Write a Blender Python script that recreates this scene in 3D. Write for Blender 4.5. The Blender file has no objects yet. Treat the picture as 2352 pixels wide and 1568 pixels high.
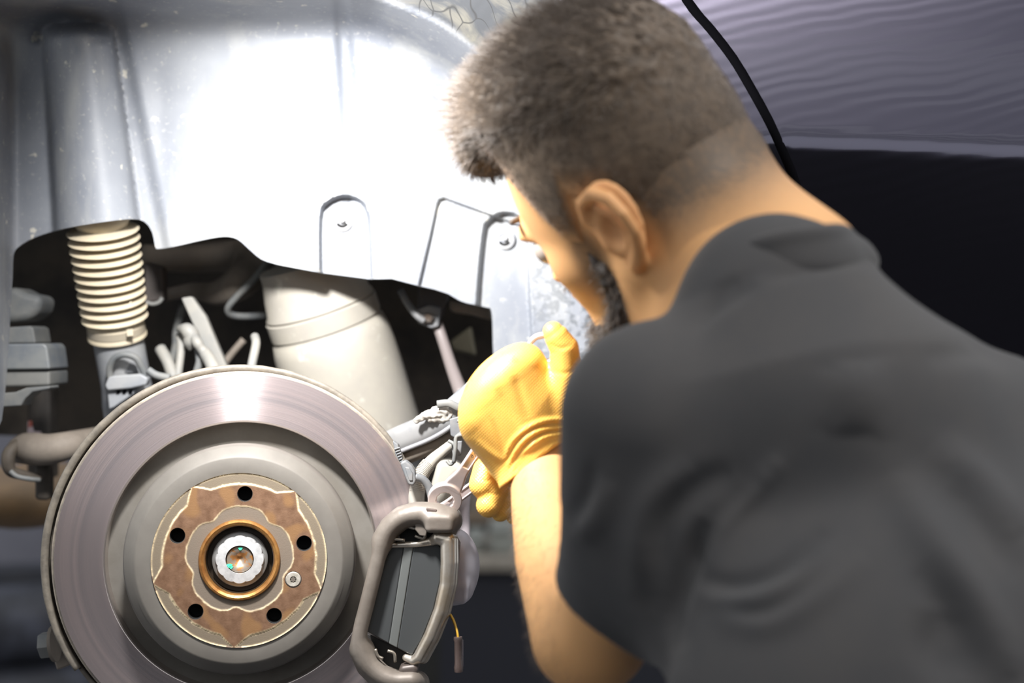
import bpy, bmesh, math, random
import numpy as np
import openvdb
from mathutils import Vector, Matrix, noise
from mathutils.geometry import delaunay_2d_cdt
random.seed(5); rng = np.random.default_rng(5)
S = bpy.context.scene
COL = S.collection
F = 3267.0; CZ = 1.4                       # focal length in pixels (50 mm lens), eye height

# ------------------------------------------------------------------ camera, world, lights, exposure
cam = bpy.data.cameras.new('camera'); camo = bpy.data.objects.new('camera', cam); COL.objects.link(camo)
camo.location = (0, 0, CZ); camo.rotation_euler = (math.pi/2, 0, 0)
cam.sensor_width = 36; cam.lens = 36*F/2352; cam.clip_start = .05; cam.clip_end = 60
cam.dof.use_dof = True; cam.dof.focus_distance = 1.235; cam.dof.aperture_fstop = 2.8
S.camera = camo
w = bpy.data.worlds.new('workshop_air'); S.world = w; w.use_nodes = True
w.node_tree.nodes['Background'].inputs[0].default_value = (.93, .96, 1, 1)
w.node_tree.nodes['Background'].inputs[1].default_value = 1.0
def area(name, loc, target, size, power, color, size_y=None):
    l = bpy.data.lights.new(name, 'AREA'); l.size = size; l.energy = power; l.color = color
    if size_y: l.shape = 'RECTANGLE'; l.size_y = size_y
    else: l.shape = 'DISK'
    o = bpy.data.objects.new(name, l); COL.objects.link(o); o.location = loc
    o.rotation_euler = (Vector(target)-Vector(loc)).to_track_quat('-Z', 'Y').to_euler()
    return o
sl = bpy.data.lights.new('work_lamp', 'SPOT'); sl.energy = 58; sl.color = (1, .985, .97); sl.shadow_soft_size = .035
sl.spot_size = math.radians(112); sl.spot_blend = 1.0
so = bpy.data.objects.new('work_lamp', sl); COL.objects.link(so); so.location = (-.23, .96, CZ+.305)
so.rotation_euler = (Vector((-.06, 1.36, CZ+.02))-so.location).to_track_quat('-Z', 'Y').to_euler()
area('ceiling_tube', (.9, -.3, 3.7), (.3, 1, CZ), 1.6, 60, (1, .95, .9), .5)
S.view_settings.view_transform = 'Standard'; S.view_settings.look = 'None'
S.view_settings.exposure = 0.0; S.view_settings.gamma = 1.0; S.view_settings.use_curve_mapping = False
S.cycles.use_denoising = True
S.cycles.max_bounces = 8

# ------------------------------------------------------------------ helpers
def P(u, v, Y): return Vector(((u-1176)/F*Y, Y, CZ+(784-v)/F*Y))
def PX(p): return 1176+p[:, 0]/p[:, 1]*F, 784-(p[:, 2]-CZ)/p[:, 1]*F
def Pn(u, v, Y): return np.stack([(u-1176)/F*Y, Y, CZ+(784-v)/F*Y], -1)
W = {}
def empty(name, loc, label=None, cat=None, group=None, M=None):
    o = bpy.data.objects.new(name, None); COL.objects.link(o); o.empty_display_size = .02
    M = M or Matrix.Translation(loc); o.matrix_world = M; W[o] = M.copy()
    tag(o, label, cat, group); return o
def tag(o, label=None, cat=None, group=None, kind=None):
    if label: o['label'] = label
    if cat: o['category'] = cat
    if group: o['group'] = group
    if kind: o['kind'] = kind
    return o
def mk(name, verts, faces, mat, parent=None, smooth=True, local=False, label=None):
    v = np.asarray([tuple(a) for a in verts] if not isinstance(verts, np.ndarray) else verts, dtype=float)
    M = W.get(parent, Matrix.Identity(4)) if parent else None
    if parent is None and not local:
        c = (v.min(0)+v.max(0))/2; c[2] = v[:, 2].min(); M = Matrix.Translation(Vector(c))
    if not local and M is not None:
        Mi = np.array(M.inverted()); v = v@Mi[:3, :3].T+Mi[:3, 3]
    me = bpy.data.meshes.new(name)
    if isinstance(faces, tuple):            # (tris, quads) arrays
        t, q = faces; nt, nq = len(t), len(q)
        me.vertices.add(len(v)); me.vertices.foreach_set('co', v.astype(np.float32).ravel())
        me.loops.add(nt*3+nq*4); me.loops.foreach_set('vertex_index', np.concatenate([t.ravel(), q.ravel()]).astype(np.int32))
        me.polygons.add(nt+nq)
        me.polygons.foreach_set('loop_start', np.concatenate([np.arange(nt)*3, nt*3+np.arange(nq)*4]).astype(np.int32))
        me.update(calc_edges=True)
    else:
        me.from_pydata([tuple(a) for a in v], [], [tuple(int(i) for i in f) for f in faces])
    me.validate()
    o = bpy.data.objects.new(name, me); COL.objects.link(o)
    if parent: o.parent = parent; W[o] = W.get(parent, Matrix.Identity(4))
    elif M is not None: o.matrix_world = M; W[o] = M
    me.materials.append(mat)
    if smooth: me.polygons.foreach_set('use_smooth', [True]*len(me.polygons))
    if label: o['label'] = label
    return o
def bevel(o, wd, seg=2, ang=35):
    m = o.modifiers.new('bevel', 'BEVEL'); m.width = wd; m.segments = seg; m.limit_method = 'ANGLE'; m.angle_limit = math.radians(ang)
    o.data.polygons.foreach_set('use_smooth', [True]*len(o.data.polygons))
    n = o.modifiers.new('wn', 'WEIGHTED_NORMAL'); n.keep_sharp = False
    return o
def solid(o, t, off=1):
    m = o.modifiers.new('solid', 'SOLIDIFY'); m.thickness = t; m.offset = off; return o
def catmull(pts, n=6):
    pts = [np.array(p, float) for p in pts]
    q = [2*pts[0]-pts[1]]+pts+[2*pts[-1]-pts[-2]]; out = []
    for i in range(1, len(q)-2):
        for k in range(n):
            t = k/n; a, b, c, d = q[i-1:i+3]
            out.append(.5*((2*b)+(-a+c)*t+(2*a-5*b+4*c-d)*t*t+(-a+3*b-3*c+d)*t**3))
    out.append(pts[-1]); return out
def tube_data(pts, rad, sides=14, n=6, flat=1.0, closed=False):
    """rounded tube along px points (u,v,Y) or Vectors; rad number, list or callable of t"""
    P3 = [P(*p) if not isinstance(p, Vector) else p for p in pts]
    rs = rad if isinstance(rad, (list, tuple)) else [rad]*len(P3)
    path = catmull([list(p)+[r] for p, r in zip(P3, rs)], n) if n > 1 else [np.array(list(p)+[r]) for p, r in zip(P3, rs)]
    V = []; Fc = []; prev = None; L = len(path)
    for i, a in enumerate(path):
        d = Vector(path[min(i+1, L-1)][:3]-path[max(i-1, 0)][:3]).normalized()
        if prev is None:
            s = d.cross(Vector((0, 1, 0)));
            if s.length < .1: s = d.cross(Vector((1, 0, 0)))
            s.normalize()
        else: s = (prev-d*prev.dot(d)).normalized()
        prev = s; t = d.cross(s)
        for k in range(sides):
            A = 2*math.pi*k/sides
            V.append(Vector(a[:3])+s*math.cos(A)*a[3]+t*math.sin(A)*a[3]*flat)
    for i in range(L-1):
        for k in range(sides):
            Fc.append((i*sides+k, i*sides+(k+1) % sides, (i+1)*sides+(k+1) % sides, (i+1)*sides+k))
    Fc.append(tuple(range(sides))[::-1]); Fc.append(tuple((L-1)*sides+k for k in range(sides)))
    return V, Fc
def tube(name, pts, rad, mat, parent=None, **k):
    lab = k.pop('label', None)
    V, Fc = tube_data(pts, rad, **k); return mk(name, V, Fc, mat, parent, label=lab)
def lathe(name, prof, A, B, mat, parent=None, seg=64, local=False, label=None, closed=False):
    """prof = [(radius, t)], t in metres along A->B"""
    A = Vector(A); d = (Vector(B)-A).normalized()
    s = d.cross(Vector((0, 0, 1)));
    if s.length < .2: s = d.cross(Vector((1, 0, 0)))
    s.normalize(); t = s.cross(d); V = []; Fc = []
    for r, h in prof:
        for k in range(seg):
            a = 2*math.pi*k/seg; V.append(A+d*h+(s*math.cos(a)+t*math.sin(a))*max(r, 1e-5))
    n = len(prof)
    for i in range(n-1 if not closed else n):
        j = (i+1) % n
        for k in range(seg):
            Fc.append((i*seg+k, i*seg+(k+1) % seg, j*seg+(k+1) % seg, j*seg+k))
    o = mk(name, V, Fc, mat, parent, local=local, label=label)
    bm = bmesh.new(); bm.from_mesh(o.data); bmesh.ops.recalc_face_normals(bm, faces=bm.faces); bm.to_mesh(o.data); bm.free()
    e = o.modifiers.new('es', 'EDGE_SPLIT'); e.split_angle = math.radians(40)
    return o
def prism(name, poly, Y, th, mat, parent=None, bev=.0015, seg=2, label=None):
    """px polygon at depth Y (number or function of u,v), th metres deep"""
    n = len(poly); fY = Y if callable(Y) else (lambda u, v: Y)
    Fv = [P(u, v, fY(u, v)) for u, v in poly]; Bv = [p+Vector((0, th, 0)) for p in Fv]
    A = sum(poly[i][0]*poly[(i+1) % n][1]-poly[(i+1) % n][0]*poly[i][1] for i in range(n))
    fr = tuple(range(n)); bk = tuple(range(n, 2*n))
    Fc = [fr, bk[::-1]]+[(i, i+n, (i+1) % n+n, (i+1) % n) for i in range(n)]
    o = mk(name, Fv+Bv, Fc, mat, parent, smooth=False, label=label)
    bm = bmesh.new(); bm.from_mesh(o.data); bmesh.ops.recalc_face_normals(bm, faces=bm.faces); bm.to_mesh(o.data); bm.free()
    if bev: bevel(o, bev, seg)
    return o
def box(name, lo, hi, mat, parent=None, bev=.002, label=None):
    x0, y0, z0 = lo; x1, y1, z1 = hi
    V = [(x, y, z) for z in (z0, z1) for y in (y0, y1) for x in (x0, x1)]
    Fc = [(0, 2, 3, 1), (4, 5, 7, 6), (0, 1, 5, 4), (2, 6, 7, 3), (0, 4, 6, 2), (1, 3, 7, 5)]
    o = mk(name, V, Fc, mat, parent, smooth=False, label=label)
    if bev: bevel(o, bev)
    return o
def seg_dist(x, y, pl, closed=False):
    d = np.full(x.shape, 1e9); n = len(pl)
    for i in range(n if closed else n-1):
        ax, ay = pl[i]; bx, by = pl[(i+1) % n]; dx, dy = bx-ax, by-ay
        h = np.clip(((x-ax)*dx+(y-ay)*dy)/(dx*dx+dy*dy+1e-12), 0, 1)
        d = np.minimum(d, np.hypot(x-ax-h*dx, y-ay-h*dy))
    return d
def inside(x, y, pl):
    c = np.zeros(x.shape, bool); n = len(pl)
    for i in range(n):
        ax, ay = pl[i]; bx, by = pl[(i+1) % n]
        if ay == by: continue
        c ^= ((ay > y) != (by > y)) & (x < (bx-ax)*(y-ay)/(by-ay)+ax)
    return c
def sd_poly(x, y, pl): d = seg_dist(x, y, pl, True); return np.where(inside(x, y, pl), -d, d)
def ss(e0, e1, x): t = np.clip((x-e0)/(e1-e0), 0, 1); return t*t*(3-2*t)
def softplus(x, k): return np.logaddexp(0, x/k)*k
def smooth_poly(pl, n=5, closed=True):
    if closed:
        q = catmull([pl[-1]]+list(pl)+[pl[0], pl[1]], n); q = q[n:-n-1]
        return [(float(a[0]), float(a[1])) for a in q]
    return [(float(a[0]), float(a[1])) for a in catmull(pl, n)]
def sheet_tris(outer, holes, step, extra=None):
    """triangulate a px region with a jittered interior grid; returns 2D points and triangles"""
    loops = [outer]+holes; pts = []; edges = []
    for lp in loops:
        q = []
        for i in range(len(lp)):
            a = np.array(lp[i]); b = np.array(lp[(i+1) % len(lp)]); m = max(1, int(np.linalg.norm(b-a)/step))
            q += [tuple(a+(b-a)*k/m) for k in range(m)]
        s0 = len(pts); pts += q; edges += [(s0+i, s0+(i+1) % len(q)) for i in range(len(q))]
    A = np.array(outer); x0, y0 = A.min(0); x1, y1 = A.max(0)
    gx, gy = np.meshgrid(np.arange(x0, x1, step), np.arange(y0, y1, step)); gx = gx+(np.arange(gx.shape[0]) % 2)[:, None]*step/2
    gx = gx.ravel(); gy = gy.ravel()
    if extra is not None: gx = np.concatenate([gx, extra[0]]); gy = np.concatenate([gy, extra[1]])
    ok = inside(gx, gy, outer) & (seg_dist(gx, gy, outer, True) > step*.5)
    for h in holes: ok &= ~inside(gx, gy, h) & (seg_dist(gx, gy, h, True) > step*.5)
    allp = [Vector((float(a), float(b))) for a, b in pts]+[Vector((float(a), float(b))) for a, b in zip(gx[ok], gy[ok])]
    r = delaunay_2d_cdt(allp, edges, [], 0, 1e-4)
    v = np.array([(p.x, p.y) for p in r[0]]); t = np.array([f for f in r[2] if len(f) == 3])
    c = v[t].mean(1); k = inside(c[:, 0], c[:, 1], outer)
    for h in holes: k &= ~inside(c[:, 0], c[:, 1], h)
    return v, t[k]
def sheet(name, outer, holes, step, Yf, mat, parent=None, th=.003, extra=None, label=None):
    v, t = sheet_tris(outer, holes, step, extra)
    Y = Yf(v[:, 0], v[:, 1]); p = Pn(v[:, 0], v[:, 1], Y)
    a = p[t]; n = np.cross(a[:, 1]-a[:, 0], a[:, 2]-a[:, 0])
    flip = (n*a[:, 0]*[1, 1, 1]-n*np.array([0, 0, CZ])).sum(1) > 0
    t[flip] = t[flip][:, ::-1]
    o = mk(name, p, (t, np.zeros((0, 4), int)), mat, parent, label=label)
    if th:
        solid(o, th, -1); e = o.modifiers.new('es', 'EDGE_SPLIT'); e.split_angle = math.radians(60)
    return o
# ---- signed distance field modelling
class SDF:
    def __init__(s): s.ops = []
    def add(s, fn, lo, hi, op='u', k=.006): s.ops.append((fn, np.array(lo, float), np.array(hi, float), op, k)); return s
    def cap(s, a, b, ra, rb=None, op='u', k=.006):
        a = np.array(a, float); b = np.array(b, float); rb = ra if rb is None else rb; R = max(ra, rb); d = b-a; L = float(d@d)+1e-12
        def fn(x, y, z):
            X, Y, Z = x-a[0], y-a[1], z-a[2]
            h = np.clip((X*d[0]+Y*d[1]+Z*d[2])/L, 0, 1)
            return np.sqrt((X-h*d[0])**2+(Y-h*d[1])**2+(Z-h*d[2])**2)-(ra+(rb-ra)*h)
        return s.add(fn, np.minimum(a, b)-R, np.maximum(a, b)+R, op, k)
    def chain(s, pts, rad, op='u', k=.006):
        rs = rad if isinstance(rad, (list, tuple)) else [rad]*len(pts)
        A = np.array([list(p) for p in pts], float)
        def fn(x, y, z):
            d0 = None
            for i in range(len(pts)-1):
                a = A[i]; d = A[i+1]-a; L = float(d@d)+1e-12; X, Y, Z = x-a[0], y-a[1], z-a[2]
                h = np.clip((X*d[0]+Y*d[1]+Z*d[2])/L, 0, 1)
                q = np.sqrt((X-h*d[0])**2+(Y-h*d[1])**2+(Z-h*d[2])**2)-(rs[i]+(rs[i+1]-rs[i])*h)
                d0 = q if d0 is None else np.minimum(d0, q)
            return d0
        R = max(rs)
        return s.add(fn, A.min(0)-R, A.max(0)+R, op, k)
    def ell(s, c, r, R=None, op='u', k=.006):
        c = np.array(c, float); r = np.array(r, float); R = np.eye(3) if R is None else np.array(R, float)   # rows are local axes
        def fn(x, y, z):
            X, Y, Z = x-c[0], y-c[1], z-c[2]
            q = [(R[i, 0]*X+R[i, 1]*Y+R[i, 2]*Z)/r[i] for i in range(3)]
            k0 = np.sqrt(q[0]**2+q[1]**2+q[2]**2)+1e-9; k1 = np.sqrt((q[0]/r[0])**2+(q[1]/r[1])**2+(q[2]/r[2])**2)+1e-9
            return k0*(k0-1)/k1
        m = np.abs(R.T)@r
        return s.add(fn, c-m, c+m, op, k)
    def box(s, c, h, R=None, rd=.002, op='u', k=.004):
        c = np.array(c, float); h = np.array(h, float)-rd; R = np.eye(3) if R is None else np.array(R, float)
        def fn(x, y, z):
            X, Y, Z = x-c[0], y-c[1], z-c[2]
            q = [np.abs(R[i, 0]*X+R[i, 1]*Y+R[i, 2]*Z)-h[i] for i in range(3)]
            return np.sqrt(sum(np.maximum(a, 0)**2 for a in q))+np.minimum(np.maximum(np.maximum(q[0], q[1]), q[2]), 0)-rd
        m = np.abs(R.T)@(h+rd)
        return s.add(fn, c-m, c+m, op, k)
    def build(s, name, vox, mat, parent=None, disp=None, local=False, label=None, clip=None, attr=None):
        lo = np.min([o[1] for o in s.ops if o[3] == 'u'], 0)-vox*4; hi = np.max([o[2] for o in s.ops if o[3] == 'u'], 0)+vox*4
        if clip: lo = np.maximum(lo, clip[0]); hi = np.minimum(hi, clip[1])
        n = np.ceil((hi-lo)/vox).astype(int)+1
        ax = [(lo[i]+np.arange(n[i])*vox).astype(np.float32) for i in range(3)]
        BG = np.float32(vox*12); D = np.full(n, BG, np.float32)
        for fn, a, b, op, k in s.ops:
            m = max(k*1.6, vox*3) if op != 'i' else 1e3
            i0 = np.clip(((a-m-lo)/vox).astype(int), 0, n); i1 = np.clip(((b+m-lo)/vox).astype(int)+2, 0, n)
            if (i1 <= i0).any(): continue
            sl = tuple(slice(int(p), int(q)) for p, q in zip(i0, i1))
            x = ax[0][sl[0]][:, None, None]; y = ax[1][sl[1]][None, :, None]; z = ax[2][sl[2]][None, None, :]
            f = fn(x, y, z).astype(np.float32)
            f = np.broadcast_to(f, D[sl].shape); c = D[sl]
            if op == 'u':
                h = np.clip(.5+.5*(c-f)/k, 0, 1); D[sl] = c+(f-c)*h-k*h*(1-h)
            elif op == 's':
                h = np.clip(.5-.5*(c+f)/k, 0, 1); D[sl] = c+(-f-c)*h+k*h*(1-h)
            else:
                h = np.clip(.5-.5*(c-f)/k, 0, 1); D[sl] = c+(f-c)*h+k*h*(1-h)
        D[0] = D[-1] = BG; D[:, 0] = D[:, -1] = BG; D[:, :, 0] = D[:, :, -1] = BG
        g = openvdb.FloatGrid(background=float(BG)); g.copyFromArray(np.ascontiguousarray(np.minimum(D, BG)))
        p, t, q = g.convertToPolygons(isovalue=0.0, adaptivity=0.0)
        p = p.astype(float)*vox+lo; q = q.astype(int); t = t.astype(int)
        a = p[q[:, 0]]; vol = (a*np.cross(p[q[:, 1]]-a, p[q[:, 2]]-a)).sum()
        if vol < 0: q = q[:, ::-1]; t = t[:, ::-1]
        if disp is not None:
            nn = np.zeros_like(p); fnm = np.cross(p[q[:, 2]]-p[q[:, 0]], p[q[:, 3]]-p[q[:, 1]])
            for j in range(4): np.add.at(nn, q[:, j], fnm)
            nn /= np.linalg.norm(nn, axis=1)[:, None]+1e-12
            p = p+nn*disp(p, nn)[:, None]
        o = mk(name, p, (t, q), mat, parent, local=local, label=label)
        if attr is not None: paint(o, attr(p))
        return o
def paint(o, c, name='tone'):
    a = o.data.color_attributes.new(name, 'FLOAT_COLOR', 'POINT')
    cc = np.ones((len(c), 4), np.float32); cc[:, :c.shape[1]] = c; a.data.foreach_set('color', cc.ravel())
def fold_disp(folds, taper=True):
    def f(p, n):
        u, v = PX(p); r = np.zeros(len(p)); face = np.clip(-n[:, 1]*1.6+.25, 0, 1)
        for pl, wd, amp in folds:
            q = np.array(pl, float); bb = (u > q[:, 0].min()-3*wd) & (u < q[:, 0].max()+3*wd) & (v > q[:, 1].min()-3*wd) & (v < q[:, 1].max()+3*wd)
            sp = np.array(smooth_poly(pl, 8, False)); ub, vb = u[bb], v[bb]
            if len(ub) == 0: continue
            k = np.argmin((ub[:, None]-sp[None, :, 0])**2+(vb[:, None]-sp[None, :, 1])**2, 1) if len(ub)*len(sp) < 6e6 else np.concatenate([np.argmin((ub[i:i+40000, None]-sp[None, :, 0])**2+(vb[i:i+40000, None]-sp[None, :, 1])**2, 1) for i in range(0, len(ub), 40000)])
            t = k/(len(sp)-1); d = seg_dist(ub, vb, [tuple(a) for a in sp[::2]]); r[bb] += amp*np.exp(-(d/wd)**2)*(np.clip(np.sin(np.pi*(t*.96+.02)), 0, 1)**.7 if taper else 1)
        return r*face
    return f
# ---- materials
def nodes(name):
    m = bpy.data.materials.new(name); m.use_nodes = True; nt = m.node_tree
    return m, nt, nt.nodes['Principled BSDF']
def mat(name, col, rough=.5, metal=0, col2=None, scale=20, detail=6, lo=.4, hi=.6, bump=0, bscale=None, bdist=.001, spec=.5, coat=0,
        attr=None, sheen=0, sss=0, rvar=0, col3=None, scale3=60, lo3=.55, hi3=.7, aniso=0, stretch=None, dist=0):
    m, nt, b = nodes(name); N = nt.nodes; Lk = nt.links
    tc = N.new('ShaderNodeTexCoord'); src = tc.outputs['Object']
    if stretch:
        mp = N.new('ShaderNodeMapping'); mp.inputs['Scale'].default_value = stretch; Lk.new(src, mp.inputs[0]); src = mp.outputs[0]
    b.inputs['Roughness'].default_value = rough; b.inputs['Metallic'].default_value = metal
    b.inputs['Specular IOR Level'].default_value = spec; b.inputs['Coat Weight'].default_value = coat; b.inputs['Coat Roughness'].default_value = .05
    c = N.new('ShaderNodeRGB'); c.outputs[0].default_value = (*col, 1); out = c.outputs[0]
    if attr:
        at = N.new('ShaderNodeVertexColor'); at.layer_name = attr; out = at.outputs[0]
    def mixin(out, col2, scale, detail, lo, hi, dst=0):
        nz = N.new('ShaderNodeTexNoise'); nz.inputs['Scale'].default_value = scale; nz.inputs['Detail'].default_value = detail
        nz.inputs['Roughness'].default_value = .65; nz.inputs['Distortion'].default_value = dst; Lk.new(src, nz.inputs['Vector'])
        mr = N.new('ShaderNodeMapRange'); mr.inputs[1].default_value = lo; mr.inputs[2].default_value = hi; Lk.new(nz.outputs[0], mr.inputs[0])
        mx = N.new('ShaderNodeMix'); mx.data_type = 'RGBA'; Lk.new(mr.outputs[0], mx.inputs[0]); Lk.new(out, mx.inputs[6]); mx.inputs[7].default_value = (*col2, 1)
        return mx.outputs[2], mr.outputs[0]
    if col2: 
        out, fac = mixin(out, col2, scale, detail, lo, hi, dist)
        if rvar:
            mr = N.new('ShaderNodeMapRange'); mr.inputs[3].default_value = rough; mr.inputs[4].default_value = rough+rvar; Lk.new(fac, mr.inputs[0]); Lk.new(mr.outputs[0], b.inputs['Roughness'])
    if col3: out, _ = mixin(out, col3, scale3, 4, lo3, hi3)
    Lk.new(out, b.inputs['Base Color'])
    if sheen: b.inputs['Sheen Weight'].default_value = sheen; b.inputs['Sheen Roughness'].default_value = .4
    if sss:
        b.inputs['Subsurface Weight'].default_value = sss; b.inputs['Subsurface Radius'].default_value = (1, .35, .15); b.inputs['Subsurface Scale'].default_value = .006
    if bump:
        nb = N.new('ShaderNodeTexNoise'); nb.inputs['Scale'].default_value = bscale or scale*4; nb.inputs['Detail'].default_value = 5; Lk.new(src, nb.inputs['Vector'])
        bp = N.new('ShaderNodeBump'); bp.inputs['Strength'].default_value = bump; bp.inputs['Distance'].default_value = bdist
        Lk.new(nb.outputs[0], bp.inputs['Height']); Lk.new(bp.outputs[0], b.inputs['Normal'])
    if aniso:
        b.inputs['Anisotropic'].default_value = aniso
        tg = N.new('ShaderNodeTangent'); tg.direction_type = 'RADIAL'; tg.axis = 'Z'; Lk.new(tg.outputs[0], b.inputs['Tangent'])
    return m

# ------------------------------------------------------------------ the workshop around the car
m_floor = mat('grey_floor_paint', (.10, .10, .11), .45, col2=(.06, .06, .065), scale=3, bump=.1, bscale=40)
m_wall = mat('wall_paint', (.17, .17, .20), .8, col2=(.13, .13, .155), scale=1.5)
m_lower = mat('dark_wall_paint', (.055, .053, .05), .7, col2=(.035, .034, .036), scale=2.5)
m_dark = mat('dark_navy_plastic', (.012, .013, .02), .5)
m_steelgrey = mat('dull_grey_steel', (.16, .16, .155), .5, metal=.3)
m_beam = mat('painted_beam', (.5, .5, .5), .7)
fl = box('floor', (-6, -4, -.1), (6, 7.2, 0), m_floor, bev=0); tag(fl, kind='structure')
wb = box('wall_back', (-6, 6.0, 0), (6, 6.15, 4.0), m_wall, bev=0); tag(wb, kind='structure')
tag(box('baseboard_back', (-6, 5.9, 0), (6, 6.0, .42), m_lower, bev=0), kind='structure')
tag(box('wall_front', (-6, -4.15, 0), (6, -4, 1.9), m_lower, bev=0), kind='structure')
for i in range(9):  # unseen roof beams, added for stripe reflections in the car paint
    b = box('reflection_beam_%d' % (i+1), (-5, -3.2+i*.42, 3.9), (5, -3.14+i*.42, 4.05), m_beam, bev=0); tag(b, kind='structure')

# workbench with pale boxes seen through the gap behind the forearm
bench = empty('workbench', (.25, 4.2, 0), 'pale topped workbench far behind the bare forearm', 'workbench')
def wx(u, Y): return (u-1176)/F*Y
def wz(v, Y): return CZ+(784-v)/F*Y
m_top = mat('pale_bench_top', (.30, .27, .23), .6, col2=(.2, .18, .15), scale=12)
box('bench_top', (wx(1000, 4), 3.95, wz(1304, 4)), (wx(1900, 4), 4.5, wz(1280, 4)), m_top, bench)
box('cabinet', (wx(1010, 4), 4.0, .1), (wx(1890, 4), 4.5, wz(1304, 4)), m_dark, bench)
for u in (1060, 1840): box('leg', (wx(u-16, 4), 4.02, 0), (wx(u+16, 4), 4.08, .12), m_dark, bench)
m_pale = mat('pale_grey_plastic', (.22, .23, .21), .6)
for u0, u1, v0, v1, lab in ((1074, 1108, 1232, 1280, 'small pale tub standing on the workbench left of the larger box'),
                            (1126, 1182, 1210, 1280, 'larger pale box standing on the workbench beside the forearm')):
    t = empty('storage_box', (wx((u0+u1)/2, 4.1), 4.15, wz(v1, 4.05)), lab, 'box', 'pale boxes on the workbench')
    box('body', (wx(u0, 4.1), 4.06, wz(1280, 4)), (wx(u1, 4.1), 4.3, wz(v0+8, 4.1)), m_pale, t, bev=.01)
    box('lid', (wx(u0-2, 4.1), 4.05, wz(v0+8, 4.1)), (wx(u1+2, 4.1), 4.31, wz(v0, 4.1)), m_pale, t, bev=.004)
hb = empty('back_rail', (wx(1150, 4.8), 4.8, 0), 'tan crossbeam with dark navy panel standing behind the workbench', 'shelf')
box('upright_panel', (wx(1060, 4.8), 4.8, 0), (wx(1760, 4.8), 4.84, wz(1196, 4.8)), m_dark, hb)
box('crossbeam', (wx(1060, 4.8), 4.78, wz(1200, 4.8)), (wx(1760, 4.8), 4.86, wz(1150, 4.8)), mat('tan_board', (.19, .145, .105), .7), hb)
ck = box('tool_cabinet', (wx(560, 4.6), 4.55, .02), (wx(1900, 4.6), 4.75, wz(1320, 4.6)), mat('charcoal_cabinet_paint', (.065, .062, .055), .5, col2=(.045, .044, .042), scale=4), bev=.01)
tag(ck, 'charcoal grey cabinet low behind the brake caliper and wire plug', 'cabinet')
# blurred dark stack of spare tyres at the far left
m_tyre = mat('dark_tyre_rubber', (.018, .02, .028), .6, col2=(.045, .05, .07), scale=7, lo=.5, hi=.62, bump=.3)
prof = [(.13, .0), (.2, -.005), (.27, .0), (.305, .03), (.315, .06), (.315, .12), (.305, .15), (.27, .18), (.2, .185), (.13, .18), (.12, .12), (.12, .06)]
labs = ('lowest dark tyre of the blurred stack left of the brake disc', 'second dark tyre from the floor in the blurred stack',
        'third dark tyre from the floor in the blurred stack', 'topmost dark tyre of the blurred stack left of the brake disc')
for i in range(4):
    x = wx(40+(0, 22, -8, 14)[i], 3.9); z0 = .005+i*.19
    o = lathe('tyre', prof, (x, 3.9, z0), (x, 3.9, z0+1), m_tyre, seg=48, closed=True); tag(o, labs[i], 'tyre', 'stacked tyres')

# ------------------------------------------------------------------ the car
car = empty('car', (.2, 1.5, 1.2), 'raised dark navy car with its rear wheel off and wheel arch open', 'car')
# depth of the painted side, in metres, for any picture direction
def side_Y(u, v):
    Y0 = 1.152+.035*np.clip((u-1290)/1000, 0, 2)
    d = (320+(u-1800)*.042)-v
    Y = Y0+softplus(d, 3.)*1.17/F*math.tan(math.radians(17))*1.0+softplus(-d, 3.)*1.17/F*math.tan(math.radians(6))
    return Y
def arcpts(cx, cy, r, a0, a1, n): return [(cx+r*math.cos(math.radians(a0+(a1-a0)*i/n)), cy-r*math.sin(math.radians(a0+(a1-a0)*i/n))) for i in range(n+1)]
ARC = arcpts(550, 1285, 1473, 68, -12, 60)          # the fender lip, a circle about the hub
def make_paint():
    m, nt, b = nodes('dark_navy_metallic_paint'); N = nt.nodes; Lk = nt.links
    b.inputs['Base Color'].default_value = (.105, .100, .135, 1); b.inputs['Metallic'].default_value = 1; b.inputs['Roughness'].default_value = .16
    b.inputs['Coat Weight'].default_value = .5; b.inputs['Coat Roughness'].default_value = .04
    tc = N.new('ShaderNodeTexCoord'); mp = N.new('ShaderNodeMapping'); mp.inputs['Scale'].default_value = (5, 5, 12); mp.inputs['Rotation'].default_value = (0, .5, 0)
    Lk.new(tc.outputs['Object'], mp.inputs[0])
    wv = N.new('ShaderNodeTexWave'); wv.inputs['Scale'].default_value = 2.6; wv.inputs['Distortion'].default_value = 7; wv.inputs['Detail'].default_value = 1.5; wv.inputs['Detail Scale'].default_value = .7
    wv.bands_direction = 'Z'; Lk.new(mp.outputs[0], wv.inputs['Vector'])
    bp = N.new('ShaderNodeBump'); bp.inputs['Strength'].default_value = .022; bp.inputs['Distance'].default_value = .001
    Lk.new(wv.outputs['Fac'], bp.inputs['Height']); Lk.new(bp.outputs[0], b.inputs['Normal']); Lk.new(bp.outputs[0], b.inputs['Coat Normal'])
    return m
m_paint = make_paint()
GAP = smooth_poly([(1510, -130), (1575, 0), (1632, 70), (1682, 135), (1724, 205), (1765, 280), (1795, 345), (1818, 400), (1838, 460), (1855, 520), (1900, 720), (1930, 900), (1950, 1100)], 4, False)
gl = [(u-8, v+4) for u, v in GAP]; gr = [(u+8, v-4) for u, v in GAP]
quarter = [(a, b) for a, b in ARC if b > -130 and b < 700]
quarter = [(1110, -130)]+quarter
quarter = quarter+[q for q in gl[::-1] if q[1] < 700]
sheet('quarter_panel', [q for q in quarter if q[1] < 1101], [], 14, side_Y, m_paint, car, .0015)
door = gr+[(1960, 1900), (3100, 1900), (3100, -130)]
sheet('door_panel', door, [], 22, side_Y, m_paint, car, .0015)
m_rub = mat('black_rubber', (.004, .004, .005), .9, spec=0)
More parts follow.
